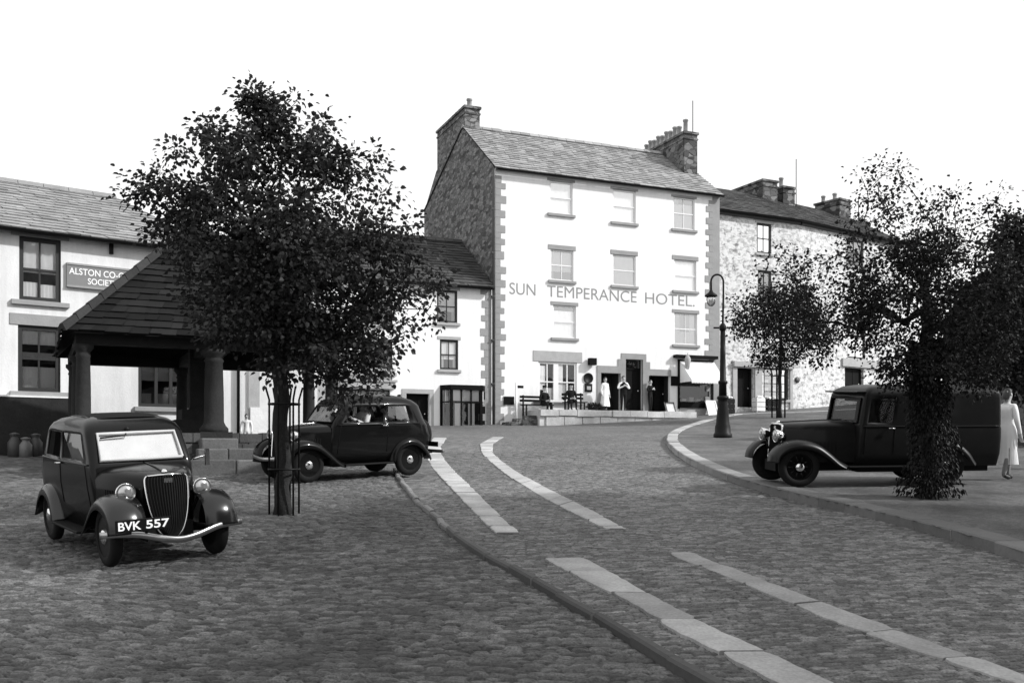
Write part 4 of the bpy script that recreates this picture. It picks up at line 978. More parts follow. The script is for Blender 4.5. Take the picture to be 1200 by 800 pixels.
    if ivy:
        C, N, S, Tn = [], [], [], []
        for _ in range(ivy[0]):
            f = rr.random(); z = base.z + f * ivy[1]; rad_ = ivy[2] * (1.0 + .15 * (1 - f) ** 4) ; th = rr.uniform(0, 2 * math.pi); rad_ *= (1 + .75 * mnoise.noise((f * 4, seed + math.cos(th) * 1.2, math.sin(th) * 1.2))) * rr.uniform(.45, 1.2)
            c = base.lerp(top, f * ivy[1] / (top.z - base.z)); C.append((c.x + rad_ * math.cos(th), c.y + rad_ * math.sin(th), z)); N.append((math.cos(th) * .6, math.sin(th) * .6, -1)); S.append(ivy[3] * rr.uniform(.6, 1.4)); Tn.append(rr.uniform(.5, 1.5))
        leaf_mesh('ivy', np.array(C), np.array(N), np.array(S), np.array(Tn), m_ivy, root, narrow=.5, seed=seed + 9)
    print(name, 'nodes', n)
    return root

bt = on_ground(333, 603, .09)
tree('lime_tree', 'big dark leafed lime tree with a wide ragged crown in the market place', bt,
     [(100, 290, 305), (112, 280, 325), (132, 248, 348), (150, 226, 385), (165, 212, 412), (180, 195, 425), (200, 178, 436), (215, 168, 445), (235, 168, 452), (255, 170, 465), (275, 185, 480), (300, 195, 505), (330, 205, 505), (360, 215, 495), (385, 225, 485), (405, 235, 480), (420, 285, 465), (440, 310, 450), (455, 325, 400)],
     [(158, 212), (172, 215), (165, 222), (192, 158), (204, 162), (226, 128), (292, 90), (296, 100), (342, 106), (378, 134), (384, 142), (446, 180), (455, 195), (455, 240), (488, 255), (520, 312), (516, 330), (505, 360), (462, 410), (400, 462), (190, 262), (192, 247), (478, 380), (440, 448), (425, 455), (412, 460)],
     1150, .066, m_leaf, .105, (322, 250), seed=4, per=34, sprays=2, spread=.125, depth=.8, clump=(1.6, .03), shrink=.93, about=(325, 320), step=.2)
b2 = on_ground(1090, 583, PAVE_H)
tree('ivy_tree', 'dark bushy tree with ivy round its trunk in front of the van', b2,
     [(268, 1062, 1130), (290, 1022, 1172), (318, 985, 1195), (350, 968, 1200), (380, 972, 1200), (410, 990, 1195), (440, 1022, 1180), (462, 1045, 1150)],
     [(905, 302), (915, 312), (925, 318), (940, 330), (950, 345), (938, 352), (925, 345), (945, 372), (958, 392), (968, 408), (972, 300), (985, 285), (998, 268), (1010, 250), (1022, 268), (1098, 238), (1104, 258), (1110, 225), (1160, 240), (1168, 225), (1158, 258), (1028, 190), (1034, 205), (1040, 228), (1048, 245), (1012, 200), (1020, 215), (1026, 232), (1035, 250), (1044, 262), (1050, 280), (1062, 192), (1070, 212), (1078, 235), (1085, 250), (1130, 215), (1125, 238), (1135, 232), (1140, 255), (1118, 262), (1148, 262), (932, 296), (945, 303), (960, 312), (930, 325), (950, 335), (955, 360), (1190, 262), (975, 390), (1000, 300)],
     800, .05, m_leaf2, .11, (1085, 330), seed=8, per=32, spread=.115, sprays=2, depth=.75, ivy=(7000, 2.4, .29, .055), step=.17, clump=(1.5, .02), shrink=.96, about=(1090, 370))
b3 = on_ground(1222, 549, PAVE_H)
tree('shade_tree', 'dark leafed tree hanging over the right edge behind the van', b3,
     [(255, 1185, 1225), (275, 1160, 1260), (305, 1140, 1300), (340, 1125, 1320), (380, 1120, 1325), (415, 1122, 1310), (445, 1135, 1290), (468, 1160, 1260)],
     [(1170, 262), (1150, 285), (1200, 248), (1120, 330)], 760, .085, m_leaf2, .10, (1215, 340), seed=12, per=40, clump=(1.4, -.2), spread=.16, depth=.8)
b1 = on_ground(913, 489, PAVE_H)
tree('young_tree', 'young round headed tree on the footway in front of the stone terrace', b1,
     [(336, 895, 945), (346, 872, 958), (360, 862, 972), (380, 860, 980), (400, 862, 982), (415, 868, 972), (428, 885, 950)],
     [(940, 322), (930, 330), (978, 362), (985, 385), (858, 355), (880, 335)], 400, .115, m_leaf2, .08, (915, 372), seed=15, per=32, spread=.24, clump=(.7, -.2), shrink=.97, about=(918, 388), step=.34, depth=.9)
print('tree bases', bt, b1, b2, b3)

def tree_guard(label, base, r, h, n, group, post=.02):
    root = thing('tree_guard', label, 'tree guard', base, 0, group)
    for i in range(n):
        a = 2 * math.pi * i / n + .35; x, y = base.x + r * math.cos(a), base.y + r * math.sin(a)
        mb = MB(); mb.tube([(x, y, base.z - .2), (x, y, base.z + h * .9), (x + .05 * math.cos(a), y + .05 * math.sin(a), base.z + h)], post, 6); mb.build('post', m_iron, root)
    for z in (h * .35, h * .86):
        mb = MB(); rows = [[(base.x + (r + d) * math.cos(2 * math.pi * j / 20), base.y + (r + d) * math.sin(2 * math.pi * j / 20), base.z + z + dz) for j in range(20)] for d, dz in ((.012, 0), (.012, .025), (.02, .025), (.02, 0), (.012, 0))]
        mb.grid(rows, 0, True); mb.build('hoop', m_iron, root)
    return root
tree_guard('iron tree guard of thin upright bars round the trunk of the big lime tree', bt, .2, 1.75, 6, 'iron tree guards', .014)
tree_guard('iron tree guard round the young tree by the stone terrace', b1, .3, 2.1, 5, 'iron tree guards', .035)

# ------------------------------------------------------------------ street lamp
lb = on_ground(847, 512, PAVE_H)
lamp = thing('street_lamp', 'tall cast iron street lamp with a flared base and hooked top on the footway', 'street lamp', lb)
lh = lambda py: (HY - py) / FPX * lb.y + CAMZ - lb.z
L4 = Matrix.Translation(lb)
mb = MB(); mb.lathe([(.30, -.1), (.30, .1), (.26, .14), (.25, .34), (.22, .42), (.19, .75), (.155, 1.12), (.15, 1.2), (.19, 1.24), (.19, 1.3), (.14, 1.34)], 20, L4); mb.build('base', m_iron, lamp)
mb = MB(); mb.lathe([(.13, 1.34), (.12, 1.7), (.15, 1.74), (.15, 1.8), (.105, 1.84), (.09, 2.6), (.08, 3.6), (.075, lh(388)), (.11, lh(386)), (.11, lh(382)), (.06, lh(379))], 16, L4); mb.build('post', m_iron, lamp)
pt = lb + Vector((0, 0, lh(379))); mb = MB(); rad_ = .2
path = [pt, lb + Vector((.02, 0, lh(345)))] + [lb + Vector((.02 - rad_ + rad_ * math.cos(t), 0, lh(330) + rad_ * 1.15 * math.sin(t))) for t in [math.pi * k / 10 for k in range(11)]] + [lb + Vector((.02 - 2 * rad_, 0, lh(340)))]
mb.tube(path, .032, 8); mb.build('hook', m_iron, lamp)
mb = MB(); M5 = Matrix.Translation(lb + Vector((.02 - 2 * rad_, 0, lh(340))))
mb.lathe([(.0, .02), (.05, 0), (.07, -.06), (.2, -.16), (.21, -.2), (.19, -.2)], 14, M5); ln = mb.build('lantern_cap', m_iron, lamp)
mb = MB(); mb.lathe([(.15, -.2), (.16, -.3), (.13, -.44), (.06, -.52), (0, -.53)], 14, M5); mb.build('lantern_glass', m_glass_white, ln)
mb = MB(); mb.tube([lb + Vector((.12, 0, lh(384))), lb + Vector((.45, 0, lh(383)))], .03, 6); mb.tube([lb + Vector((-.12, 0, lh(384))), lb + Vector((-.3, 0, lh(384)))], .03, 6); mb.build('ladder_bar', m_iron, lamp)
# ------------------------------------------------------------------ motor vehicles
def shell(levels, ts, rs, fs, taper_f=.86, taper_r=.94, nc=4):
    """rings stacked in z; returns rows of points and a label for every column"""
    rows, labels = [], None
    for (z, xr, xf, w, rr, rf) in levels:
        P, lab = [], []
        def W(x): f = (x - xr) / (xf - xr); return w * (taper_r + (1 - taper_r) * min(1, f / .4) if f < .4 else 1 - (1 - taper_f) * max(0, (f - .45) / .55) ** 1.6)
        a, b = xf - rf, xr + rr
        for i, t in enumerate(ts): x = a + (b - a) * t; P.append((x, -W(x), z)); lab.append(('R', i))
        wb = W(b); lab[-1] = ('rc', 0)
        for k in range(1, nc): th = math.pi / 2 * k / nc; P.append((b - rr * math.sin(th), -wb + rr * (1 - math.cos(th)), z)); lab.append(('rc', k))
        y0 = wb - rr
        for i, t in enumerate(rs): P.append((xr, -y0 + 2 * y0 * t, z)); lab.append(('B', i))
        lab[-1] = ('rc', 9)
        for k in range(1, nc): th = math.pi / 2 * k / nc; P.append((xr + rr * (1 - math.cos(th)), y0 + rr * math.sin(th), z)); lab.append(('rc', k + 10))
        for i, t in enumerate(reversed(ts)): x = a + (b - a) * t; P.append((x, W(x), z)); lab.append(('L', len(ts) - 2 - i))
        lab[-1] = ('fc', 0)
        wa = W(a); y1 = wa - rf
        for k in range(1, nc): th = math.pi / 2 * k / nc; P.append((a + rf * math.sin(th), wa - rf * (1 - math.cos(th)), z)); lab.append(('fc', k))
        for i, t in enumerate(fs): P.append((xf, y1 - 2 * y1 * t, z)); lab.append(('F', i))
        lab[-1] = ('fc', 9)
        for k in range(1, nc): th = math.pi / 2 * k / nc; P.append((xf - rf * (1 - math.cos(th)), -y1 - rf * math.sin(th), z)); lab.append(('fc', k + 10))
        rows.append(P); labels = lab
    return rows, labels

def car_wheel(root, x, y, r, side, spoked=False, width=.13):
    M4 = Matrix.Translation((x, y, r)) @ Matrix.Rotation(math.pi / 2 * (-1 if side > 0 else 1), 4, 'X')   # local +Z points outwards
    h = width / 2
    mb = MB(); mb.lathe([(r * .66, -h * .9), (r * .8, -h), (r * .95, -h * .8), (r, -h * .4), (r, h * .4), (r * .95, h * .8), (r * .8, h), (r * .66, h * .9), (r * .64, 0), (r * .66, -h * .9)], 28, M4)
    w = mb.build('wheel', m_tyre, root)
    mb = MB()
    if spoked:
        mb.lathe([(r * .6, h * .5), (r * .66, h * .75), (r * .67, 0), (r * .66, -h * .75), (r * .6, -h * .5), (r * .6, h * .5)], 28, M4)
        for k in range(10):
            a = 2 * math.pi * k / 10; mb.tube([M4 @ Vector((.09 * math.cos(a), .09 * math.sin(a), h * .3)), M4 @ Vector((r * .62 * math.cos(a), r * .62 * math.sin(a), h * .2))], .022, 6)
    else:
        mb.lathe([(r * .66, h * .8), (r * .6, h * .35), (r * .45, h * .2), (r * .3, h * .55), (0, h * .6)], 28, M4)
        for k in range(18):
            a = 2 * math.pi * k / 18; b = a + .28 * (1 if k % 2 else -1); mb.tube([M4 @ Vector((r * .28 * math.cos(a), r * .28 * math.sin(a), h * .75)), M4 @ Vector((r * .62 * math.cos(b), r * .62 * math.sin(b), h * .45))], .006, 4)
    mb.build('rim', m_paint, w)
    mb = MB(); mb.lathe([(.085, h * .5), (.085, h * .9), (.07, h * 1.15), (.03, h * 1.28), (0, h * 1.3)], 16, M4); mb.build('hubcap', m_chrome, w)
    return w

def wing(root, path, y_in, y_out, sgn, name='wing', lip=.12, mat=None):
    """a mudguard swept along path (x, z), crowned across and turned down at its outer edge"""
    rows = []
    n = len(path)
    for i, (x, z) in enumerate(path):
        a, b = path[max(i - 1, 0)], path[min(i + 1, n - 1)]; tx, tz = b[0] - a[0], b[1] - a[1]; L = math.hypot(tx, tz) or 1; nx, nz = tz / L, -tx / L
        f = math.sin(math.pi * i / (n - 1)); w = y_out - y_in; lp = lip * (.45 + .55 * f)
        prof = [(y_in, -.01), (y_in + w * .3, .025), (y_in + w * .6, .03), (y_in + w * .82, .005), (y_in + w * .95, -.045), (y_out, -.1 - (lp - .1)), (y_out - .012, -.1 - (lp - .1)), (y_out - .03, -.055), (y_in + w * .6, .015), (y_in, -.025)]
        rows.append([(x + nx * h, sgn * y, z + nz * h) for y, h in prof])
    mb = MB(); mb.grid(rows, 0, True); b = 0
    mb.cap(list(range(len(rows[0])))); mb.cap([(n - 1) * len(rows[0]) + j for j in range(len(rows[0]))])
    return mb.build(name, mat or m_wing, root)

def spline(pts, k=5):
    out = []
    for i in range(len(pts) - 1):
        p0, p1, p2, p3 = pts[max(i - 1, 0)], pts[i], pts[i + 1], pts[min(i + 2, len(pts) - 1)]
        for j in range(k):
            t = j / k; out.append(tuple(.5 * (2 * p1[c] + (p2[c] - p0[c]) * t + (2 * p0[c] - 5 * p1[c] + 4 * p2[c] - p3[c]) * t * t + (3 * p1[c] - p0[c] - 3 * p2[c] + p3[c]) * t ** 3) for c in range(len(p1))))
    return out + [tuple(pts[-1])]

def headlight(root, x, y, z, r=.1, mat=None):
    M4 = Matrix.Translation((x, y, z)) @ Matrix.Rotation(math.pi / 2, 4, 'Y')
    mb = MB(); mb.lathe([(0, -r * 1.5), (r * .45, -r * 1.35), (r * .8, -r * .8), (r * .98, -r * .2), (r, 0)], 20, M4); h = mb.build('headlight', mat or m_chrome, root)
    mb = MB(); mb.lathe([(r * 1.0, -.005), (r * 1.05, .01), (r * .96, .02), (r * .93, .005)], 20, M4); mb.build('headlight_ring', m_chrome, h)
    mb = MB(); mb.lathe([(r * .95, .008), (r * .7, .03), (r * .3, .042), (0, .045)], 20, M4); mb.build('lens', m_lens, h)
    return h

def saloon(name, label, P, paint):
    root = thing(name, label, 'car', (0, 0, 0), 0, None, local=True)
    lv = P['levels']; rows, lab = shell(lv, P['ts'], P['rs'], P['fs'], P.get('tf', .86), P.get('tr', .94))
    wi = P['win']                                   # ring index whose quads may be windows
    holes = set(P['holes'])
    mb = MB(); n = len(rows[0])
    b = mb.grid(rows, 0, True, True, skip=lambda i, j: i in wi and lab[j] in holes)
    mb.cap([b + (len(rows) - 1) * n + j for j in range(n)], 0, True); mb.cap([b + j for j in range(n)][::-1])
    body = mb.build('body', paint, root)
    sm = body.modifiers.new('thickness', 'SOLIDIFY'); sm.thickness = .02; sm.offset = -1
    cx = (lv[0][1] + lv[0][2]) / 2
    groups = {}
    for i in wi:
        for j in range(n):
            if lab[j] in holes: groups.setdefault((lab[j][0], P['gid'](lab[j])), []).append((i, j))
    for (sd, gi), cells in groups.items():
        gm_ = MB()
        for i, j in cells:
            q = [rows[i][j], rows[i][(j + 1) % n], rows[i + 1][(j + 1) % n], rows[i + 1][j]]
            gm_.face([(cx + (x - cx) * .992, y * .985, z) for x, y, z in q], 0)
        gm_.build({'F': 'windscreen', 'B': 'rear_window'}.get(sd, 'side_window'), P.get('glassF', m_carglass) if sd == 'F' else P.get('glassS', m_carglass), root)
    # bright surround of the windscreen
    fj = [j for j in range(n) if lab[j][0] == 'F' and lab[j] in holes]; i0, i1 = min(wi), max(wi) + 1
    if fj:
        lo = [rows[i0][j] for j in fj] + [rows[i0][fj[-1] + 1]]; hi = [rows[i1][j] for j in fj] + [rows[i1][fj[-1] + 1]]
        loop = lo + hi[::-1] + [lo[0]]
        mb = MB(); mb.tube([Vector(p) + Vector((.012, 0, .004)) for p in loop], P.get('fr_r', .016), 6, caps=False); mb.build('windscreen_frame', P.get('frame', m_paint), root)
    # waist moulding and door shuts
    k = P['belt']
    for sg in ('R', 'L'):
        js = [j for j in range(n) if lab[j][0] == sg]; js = js + [js[-1] + 1]
        mb = MB(); mb.tube([Vector(rows[k][j]) + Vector((0, -.006 if sg == 'R' else .006, 0)) for j in js], .011, 6); mb.build('waist_moulding', P.get('moulding', paint), root)
        for (t0, t1) in P['doors']:
            for t in (t0, t1):
                mbd = MB(); pts = []
                for r in rows[1:k + 1]:
                    xs_ = [q for q in r[:len(P['ts'])]] if sg == 'R' else None
                    R_ = r[:len(P['ts'])]; x = R_[0][0] + (R_[-1][0] - R_[0][0]) * t; y = np.interp(-x, [-q[0] for q in R_], [q[1] for q in R_])
                    pts.append((x, (y - .001) * (1 if sg == 'R' else -1), r[0][2]))
                mbd.tube(pts, .006, 4); mbd.build('door_shut', m_grille, root)
            R_ = rows[k - 1][:len(P['ts'])]; x = R_[0][0] + (R_[-1][0] - R_[0][0]) * (t1 - .05 if P.get('hinge', 1) else t0 + .05); y = np.interp(-x, [-q[0] for q in R_], [q[1] for q in R_]); s_ = 1 if sg == 'R' else -1
            mbd = MB(); mbd.tube([(x, s_ * y, lv[k - 1][0] + .02), (x, s_ * (y - .05), lv[k - 1][0] + .02), (x - .1, s_ * (y - .055), lv[k - 1][0] + .015)], .011, 6); mbd.build('door_handle', m_chrome, root)
    # bonnet
    bs = P['bonnet']; rws = []
    for (x, zt, hw, zb) in spline(bs, 4):
        half = [(hw * .98, zb), (hw, zb + (zt - zb) * .45), (hw * .99, zt - .14), (hw * .93, zt - .06), (hw * .74, zt - .012), (hw * .4, zt + .008), (.0, zt + .022)]
        rws.append([(x, -y, z) for y, z in half] + [(x, y, z) for y, z in half[::-1][1:]])
    mb = MB(); mb.grid(rws, 0, False); nb = len(rws[0]); mb.cap([(len(rws) - 1) * nb + j for j in range(nb)]); bon = mb.build('bonnet', paint, root)
    mb = MB()
    for sg in (-1, 1):
        for q in range(9):
            f = .28 + .055 * q; x = bs[0][0] + (bs[-1][0] - bs[0][0]) * f; hw = np.interp(-x, [-s[0] for s in bs], [s[2] for s in bs]) if bs[0][0] > bs[-1][0] else np.interp(x, [s[0] for s in bs], [s[2] for s in bs])
            mb.box((x, sg * (hw * .995), bs[1][3] + .28), .014, .014, .2)
    mb.build('louvres', m_grille, bon)
    mb = MB(); mb.tube([(x, 0, zt + .027) for x, zt, hw, zb in spline(bs, 4)], .009, 6); mb.build('bonnet_hinge', P.get('hinge_mat', paint), bon)
    # radiator: shield outline
    go = P['grille']; zT, zB = go[0][1], go[-1][1]; rake = P['rake']; gx0 = P['gx']
    gxf = lambda z: gx0 + rake * (zT - z) / (zT - zB)
    nose = P.get('nose', .05)
    mb = MB(); rr_ = []
    for hw, z in spline(go, 4): rr_.append([(gxf(z) + nose * (1 - (q / 4) ** 2 if q else 1), hw * q / 4, z) for q in range(-4, 5)])
    mb.grid(rr_, 0, False); gr = mb.build('radiator_grille', m_grille, root)
    mb = MB()
    for q in range(-7, 8):
        f = q / 8; pts = [(gxf(z) + nose * (1 - f * f) + .008, hw * f, z) for hw, z in spline(go, 3)]; mb.tube(pts, .006, 4)
    mb.build('bars', m_grille, gr)
    mb = MB(); out = [(gxf(z) + .012, hw + .006, z) for hw, z in spline(go, 4)]
    mb.tube([Vector(p) for p in out] + [Vector((x, -y, z)) for x, y, z in out[::-1]], P.get('rim_r', .015), 8, caps=False); top = [(gxf(zT) + nose * (1 - (f) ** 2) + .01, go[0][0] * f, zT + .015 * (1 - f * f)) for f in (-1, -.5, 0, .5, 1)]
    mb.tube(top, P.get('rim_r', .015), 8); mb.build('radiator_rim', m_chrome, gr)
    mb = MB(); mb.lathe([(.03, 0), (.035, .02), (.02, .045), (0, .05)], 10, Matrix.Translation((gxf(zT) - .02, 0, zT + .02))); mb.build('filler_cap', m_chrome, gr)
    mb = MB(); mb.box((gxf(zT) + nose + .012, 0, zT - .05), .02, .09, .05); mb.build('badge', m_chrome, gr)
    side = bs[0][3]
    mb = MB(); mb.box(((bs[0][0] + bs[-1][0]) / 2, 0, .36), abs(bs[-1][0] - bs[0][0]) + .25, .5, .2); mb.box((cx, 0, .3), lv[0][2] - lv[0][1] - .2, 1.0, .1)
    for ax in P['axles']: mb.tube([(ax, -.6, P['wr']), (ax, .6, P['wr'])], .035, 8)
    mb.build('chassis', m_grille, root)
    for sg in (-1, 1):
        wing(root, spline(P['wing_f'], 5), P['wy'][0], P['wy'][1], sg, 'front_wing', .13, P.get('wing_mat'))
        wing(root, spline(P['wing_r'], 5), P['wy'][0] + .1, P['wy'][1], sg, 'rear_wing', .12, P.get('wing_mat'))
        x0, x1 = P['run']; mb = MB(); mb.box(((x0 + x1) / 2, sg * (P['wy'][1] + P['wy'][0] + .22) / 2, P['runz']), abs(x1 - x0), (P['wy'][1] - P['wy'][0] - .2), .03); mb.build('running_board', m_grille, root, bevel=.01)
        for ax in P['axles']: car_wheel(root, ax, sg * P['wt'], P['wr'], sg, P.get('spoked', False))
        headlight(root, *P['lamp'](sg), P.get('lr', .1))
        lx, ly, lz = P['lamp'](sg); mb = MB(); mb.tube([(lx - .08, ly, lz - .08), (lx - .1, ly * .8, lz - .28)], .018, 6); mb.build('lamp_bracket', m_iron, root)
    for bx, pts in P['bumpers']:
        mb = MB(); pth = [Vector((bx + q[0], q[1], q[2])) for q in spline(pts, 4)]; mb.tube(pth, [.036] * len(pth), 8, flat=(.45, 1)); mb.build('bumper', m_dull_chrome, root)
        s_ = -1 if bx > 0 else 1
        for sg in (-1, 1): mb = MB(); mb.tube([(bx - .03, sg * .35, .42), (bx + s_ * .45, sg * .3, .4)], .018, 6); mb.build('bumper_iron', m_iron, root)
    return root, rows, lab

def bump_curve(w, z, dip, bow): return [(-bow, -w, z), (-bow * .35, -w * .6, z - .0), (-.0, -w * .25, z - dip * .7), (0.02, 0, z - dip), (0, w * .25, z - dip * .7), (-bow * .35, w * .6, z), (-bow, w, z)]

# --- the saloon in the foreground
PF = dict(levels=[(.30, -1.60, .62, .56, .15, .05), (.55, -1.74, .62, .605, .2, .05), (.80, -1.74, .60, .635, .24, .06), (1.02, -1.63, .56, .645, .24, .06), (1.06, -1.61, .545, .64, .24, .06), (1.10, -1.58, .53, .635, .24, .06), (1.40, -1.40, .35, .61, .24, .07), (1.44, -1.36, .32, .60, .24, .08), (1.50, -1.26, .25, .575, .24, .1), (1.555, -1.08, .13, .51, .22, .12), (1.59, -.85, -.04, .40, .18, .12), (1.60, -.62, -.2, .24, .12, .1)],
          ts=[0, .03, .08, .30, .50, .55, .75, .93, 1], rs=[0, .2, .5, .8, 1], fs=[0, .05, .5, .95, 1], tf=.9, tr=.95,
          win=[5], holes=[('R', 2), ('R', 3), ('R', 5), ('R', 6), ('L', 2), ('L', 3), ('L', 5), ('L', 6), ('B', 1), ('B', 2), ('F', 1), ('F', 2)],
          gid=lambda l: 0 if l[0] in 'BF' else (0 if l[1] < 4 else 1), glassF=m_screen, glassS=m_carglass_dim, frame=m_pale_frame, fr_r=.022, belt=4, doors=[(.06, .52)],
          bonnet=[(.58, 1.04, .55, .42), (.85, 1.025, .47, .42), (1.1, .995, .36, .42), (1.27, .965, .25, .42)],
          grille=[(.20, .97), (.225, .93), (.225, .8), (.205, .62), (.165, .46), (.11, .35), (.03, .285)], gx=1.28, rake=.13, nose=.07, rim_r=.011,
          axles=(1.14, -1.14), wr=.33, wt=.58, wy=(.32, .71),
          wing_f=[(1.60, .40), (1.57, .56), (1.47, .68), (1.28, .755), (1.08, .755), (.88, .68), (.68, .52), (.50, .36), (.36, .30)],
          wing_r=[(-.68, .30), (-.74, .46), (-.86, .62), (-1.06, .70), (-1.28, .68), (-1.48, .55), (-1.6, .38), (-1.64, .30)],
          run=(.40, -.7), runz=.29, lamp=lambda s: (1.24, s * .42, .80), lr=.105,
          bumpers=[(1.70, bump_curve(.77, .40, .09, .22))])
car1, rows1, lab1 = saloon('saloon_car', 'small black saloon with white lettered number plate and wavy chrome bumper, nearest the camera', PF, m_paint)
mb = MB()                                            # sliding roof panel, wiper, plate, mirror, starting handle
rp = [[(x, y, 1.612 - .02 * abs(y / .4) ** 2 * 1.5 - (.05 * max(0, (x + .2) / .3) ** 2)) for y in (-.38, -.2, 0, .2, .38)] for x in (-1.0, -.8, -.5, -.25, .02)]
def roofz(x, y):
    return float(np.interp(max(abs(y) / 1.0, 0), [.0, .24, .36, .47, .535], [1.602, 1.6, 1.59, 1.555, 1.5])) - (.0 if x < -.2 else .045 * ((x + .2) / .32) ** 1.3) - (0 if x > -.62 else .045 * ((-.62 - x) / .4) ** 1.3)
mb.grid([[(x, y, roofz(x, y) + .016) for y in np.linspace(-.40, .40, 9)] for x in np.linspace(-.98, .08, 9)]); mb.build('roof_panel', m_fabric_roof, car1)
mb = MB()
for y in (-.41, .41): mb.tube([(x, y, roofz(x, y) + .014) for x in np.linspace(-.98, .08, 9)], .008, 5)
mb.build('roof_gutter', m_paint, car1)
mb = MB(); mb.tube([(.345, -.1, 1.43), (.40, -.14, 1.38), (.40, -.42, 1.36)], .010, 5); mb.lathe([(.03, -.02), (.03, .03), (0, .04)], 8, Matrix.Translation((.34, -.1, 1.44))); mb.build('wiper', m_iron, car1)
PLF = Facade((1.775, 0), (0, 1))
PLF.u = Vector((0, 1, 0)); PLF.n = Vector((1, 0, 0))
mb = MB(); PLF.box(mb, -.70, -.13, .455, .585, .02, .0); pl_ = mb.build('number_plate', m_black, car1, bevel=.004)
lettering(pl_, PLF, 'BVK', -.675, -.445, .475, .565, .0235, m_lettering_white, 'letters', bold=.02)
lettering(pl_, PLF, '557', -.395, -.155, .475, .565, .0235, m_lettering_white, 'numerals', bold=.02)
mb = MB(); mb.tube([(.50, .6, 1.06), (.53, .74, 1.1)], .012, 6); mb.box((.53, .77, 1.08), .03, .05, .2); mb.build('wing_mirror', m_chrome, car1)
mb = MB(); mb.box((-.3, .3, .75), .5, .45, .15); mb.box((-.3, -.3, .75), .5, .45, .15); mb.box((-.5, .3, .98), .12, .45, .5); mb.box((-.5, -.3, .98), .12, .45, .5); mb.box((-1.2, 0, .75), .5, 1.0, .15); mb.box((-1.45, 0, 1.0), .12, .95, .4); mb.build('seats', m_cloth_grey, car1)
mb = MB(); mb.lathe([(.17, 0), (.185, .012), (.17, .024), (.16, .012), (.17, 0)], 18, Matrix.Translation((.22, .3, 1.06)) @ Matrix.Rotation(R(-55), 4, 'Y')); mb.tube([(.22, .3, 1.06), (.5, .3, .85)], .015, 6); mb.build('steering_wheel', m_iron, car1)

def place(root, center, fwd):
    """seat a vehicle on the sloping ground: yaw to fwd, then pitch and roll with the hill"""
    f = Vector((fwd[0], fwd[1])).normalized(); z = lambda x, y: center[2](x, y)
    cx_, cy_ = center[0], center[1]; e = 1.0
    dzf = (z(cx_ + f.x * e, cy_ + f.y * e) - z(cx_ - f.x * e, cy_ - f.y * e)) / 2; l = Vector((-f.y, f.x))
    dzl = (z(cx_ + l.x * .6, cy_ + l.y * .6) - z(cx_ - l.x * .6, cy_ - l.y * .6)) / 1.2
    X_ = Vector((f.x, f.y, dzf)).normalized(); Y_ = Vector((l.x, l.y, dzl)); Z_ = X_.cross(Y_).normalized(); Y_ = Z_.cross(X_)
    root.rotation_mode = 'XYZ'; root.rotation_euler = Matrix((X_, Y_, Z_)).transposed().to_euler(); root.location = (cx_, cy_, (z(cx_ + f.x, cy_ + f.y) + z(cx_ - f.x, cy_ - f.y)) / 2 + .004)
sqz = lambda x, y: square_z(x, y) + .012
place(car1, (-4.19, 10.8, sqz), (math.sin(R(38.5)), -math.cos(R(38.5)))); car1.scale = (.92, .91, .90)

# --- the saloon in the middle, broadside on
PM = dict(levels=[(.29, -1.58, .66, .58, .2, .05), (.5, -1.76, .66, .63, .3, .05), (.78, -1.80, .64, .655, .34, .06), (1.0, -1.72, .60, .66, .34, .06), (1.045, -1.69, .575, .655, .34, .06), (1.09, -1.66, .56, .645, .34, .06), (1.39, -1.52, .32, .625, .32, .07), (1.43, -1.48, .285, .61, .32, .08), (1.50, -1.37, .21, .575, .3, .1), (1.56, -1.17, .09, .50, .26, .12), (1.60, -.95, -.06, .39, .2, .12), (1.61, -.75, -.2, .26, .12, .1)],
          ts=[0, .03, .07, .30, .54, .60, .72, .90, 1], rs=[0, .25, .5, .75, 1], fs=[0, .05, .5, .95, 1], tf=.88, tr=.93,
          win=[5], holes=[('R', 2), ('R', 3), ('R', 5), ('R', 6), ('L', 2), ('L', 3), ('L', 5), ('L', 6), ('B', 1), ('B', 2), ('F', 1), ('F', 2)],
          gid=lambda l: 0 if l[0] in 'BF' else (0 if l[1] < 4 else 1), glassF=m_screen, frame=m_paint, belt=4, doors=[(.05, .57)], hinge=1,
          bonnet=[(.62, 1.05, .56, .42), (.9, 1.035, .47, .42), (1.15, 1.01, .36, .42), (1.38, .98, .24, .42)], hinge_mat=m_chrome,
          grille=[(.19, .97), (.215, .93), (.215, .8), (.2, .62), (.18, .48), (.15, .4), (.1, .36)], gx=1.39, rake=.08, nose=.03,
          axles=(1.15, -1.13), wr=.325, wt=.58, wy=(.34, .72),
          wing_f=[(1.62, .34), (1.60, .54), (1.50, .68), (1.32, .755), (1.12, .755), (.92, .69), (.72, .54), (.52, .37), (.38, .30)],
          wing_r=[(-.66, .30), (-.72, .48), (-.85, .65), (-1.06, .735), (-1.28, .71), (-1.48, .57), (-1.6, .4), (-1.64, .31)],
          run=(.42, -.68), runz=.29, lamp=lambda s: (1.36, s * .44, .86), lr=.095,
          wing_mat=m_paint, bumpers=[(1.74, bump_curve(.7, .45, .02, .14)), (-1.86, bump_curve(.66, .45, .0, .12))])
car2, rows2, lab2 = saloon('saloon_car', 'rounded black saloon parked broadside between the shelter and the pale wheel tracks', PM, m_paint)
mb = MB(); mb.lathe([(.2, -.07), (.31, -.06), (.33, 0), (.31, .06), (.2, .07), (.12, .04), (0, .05)], 24, Matrix.Translation((-1.86, 0, .78)) @ Matrix.Rotation(R(-90), 4, 'Y')); mb.build('spare_wheel', m_tyre, car2)
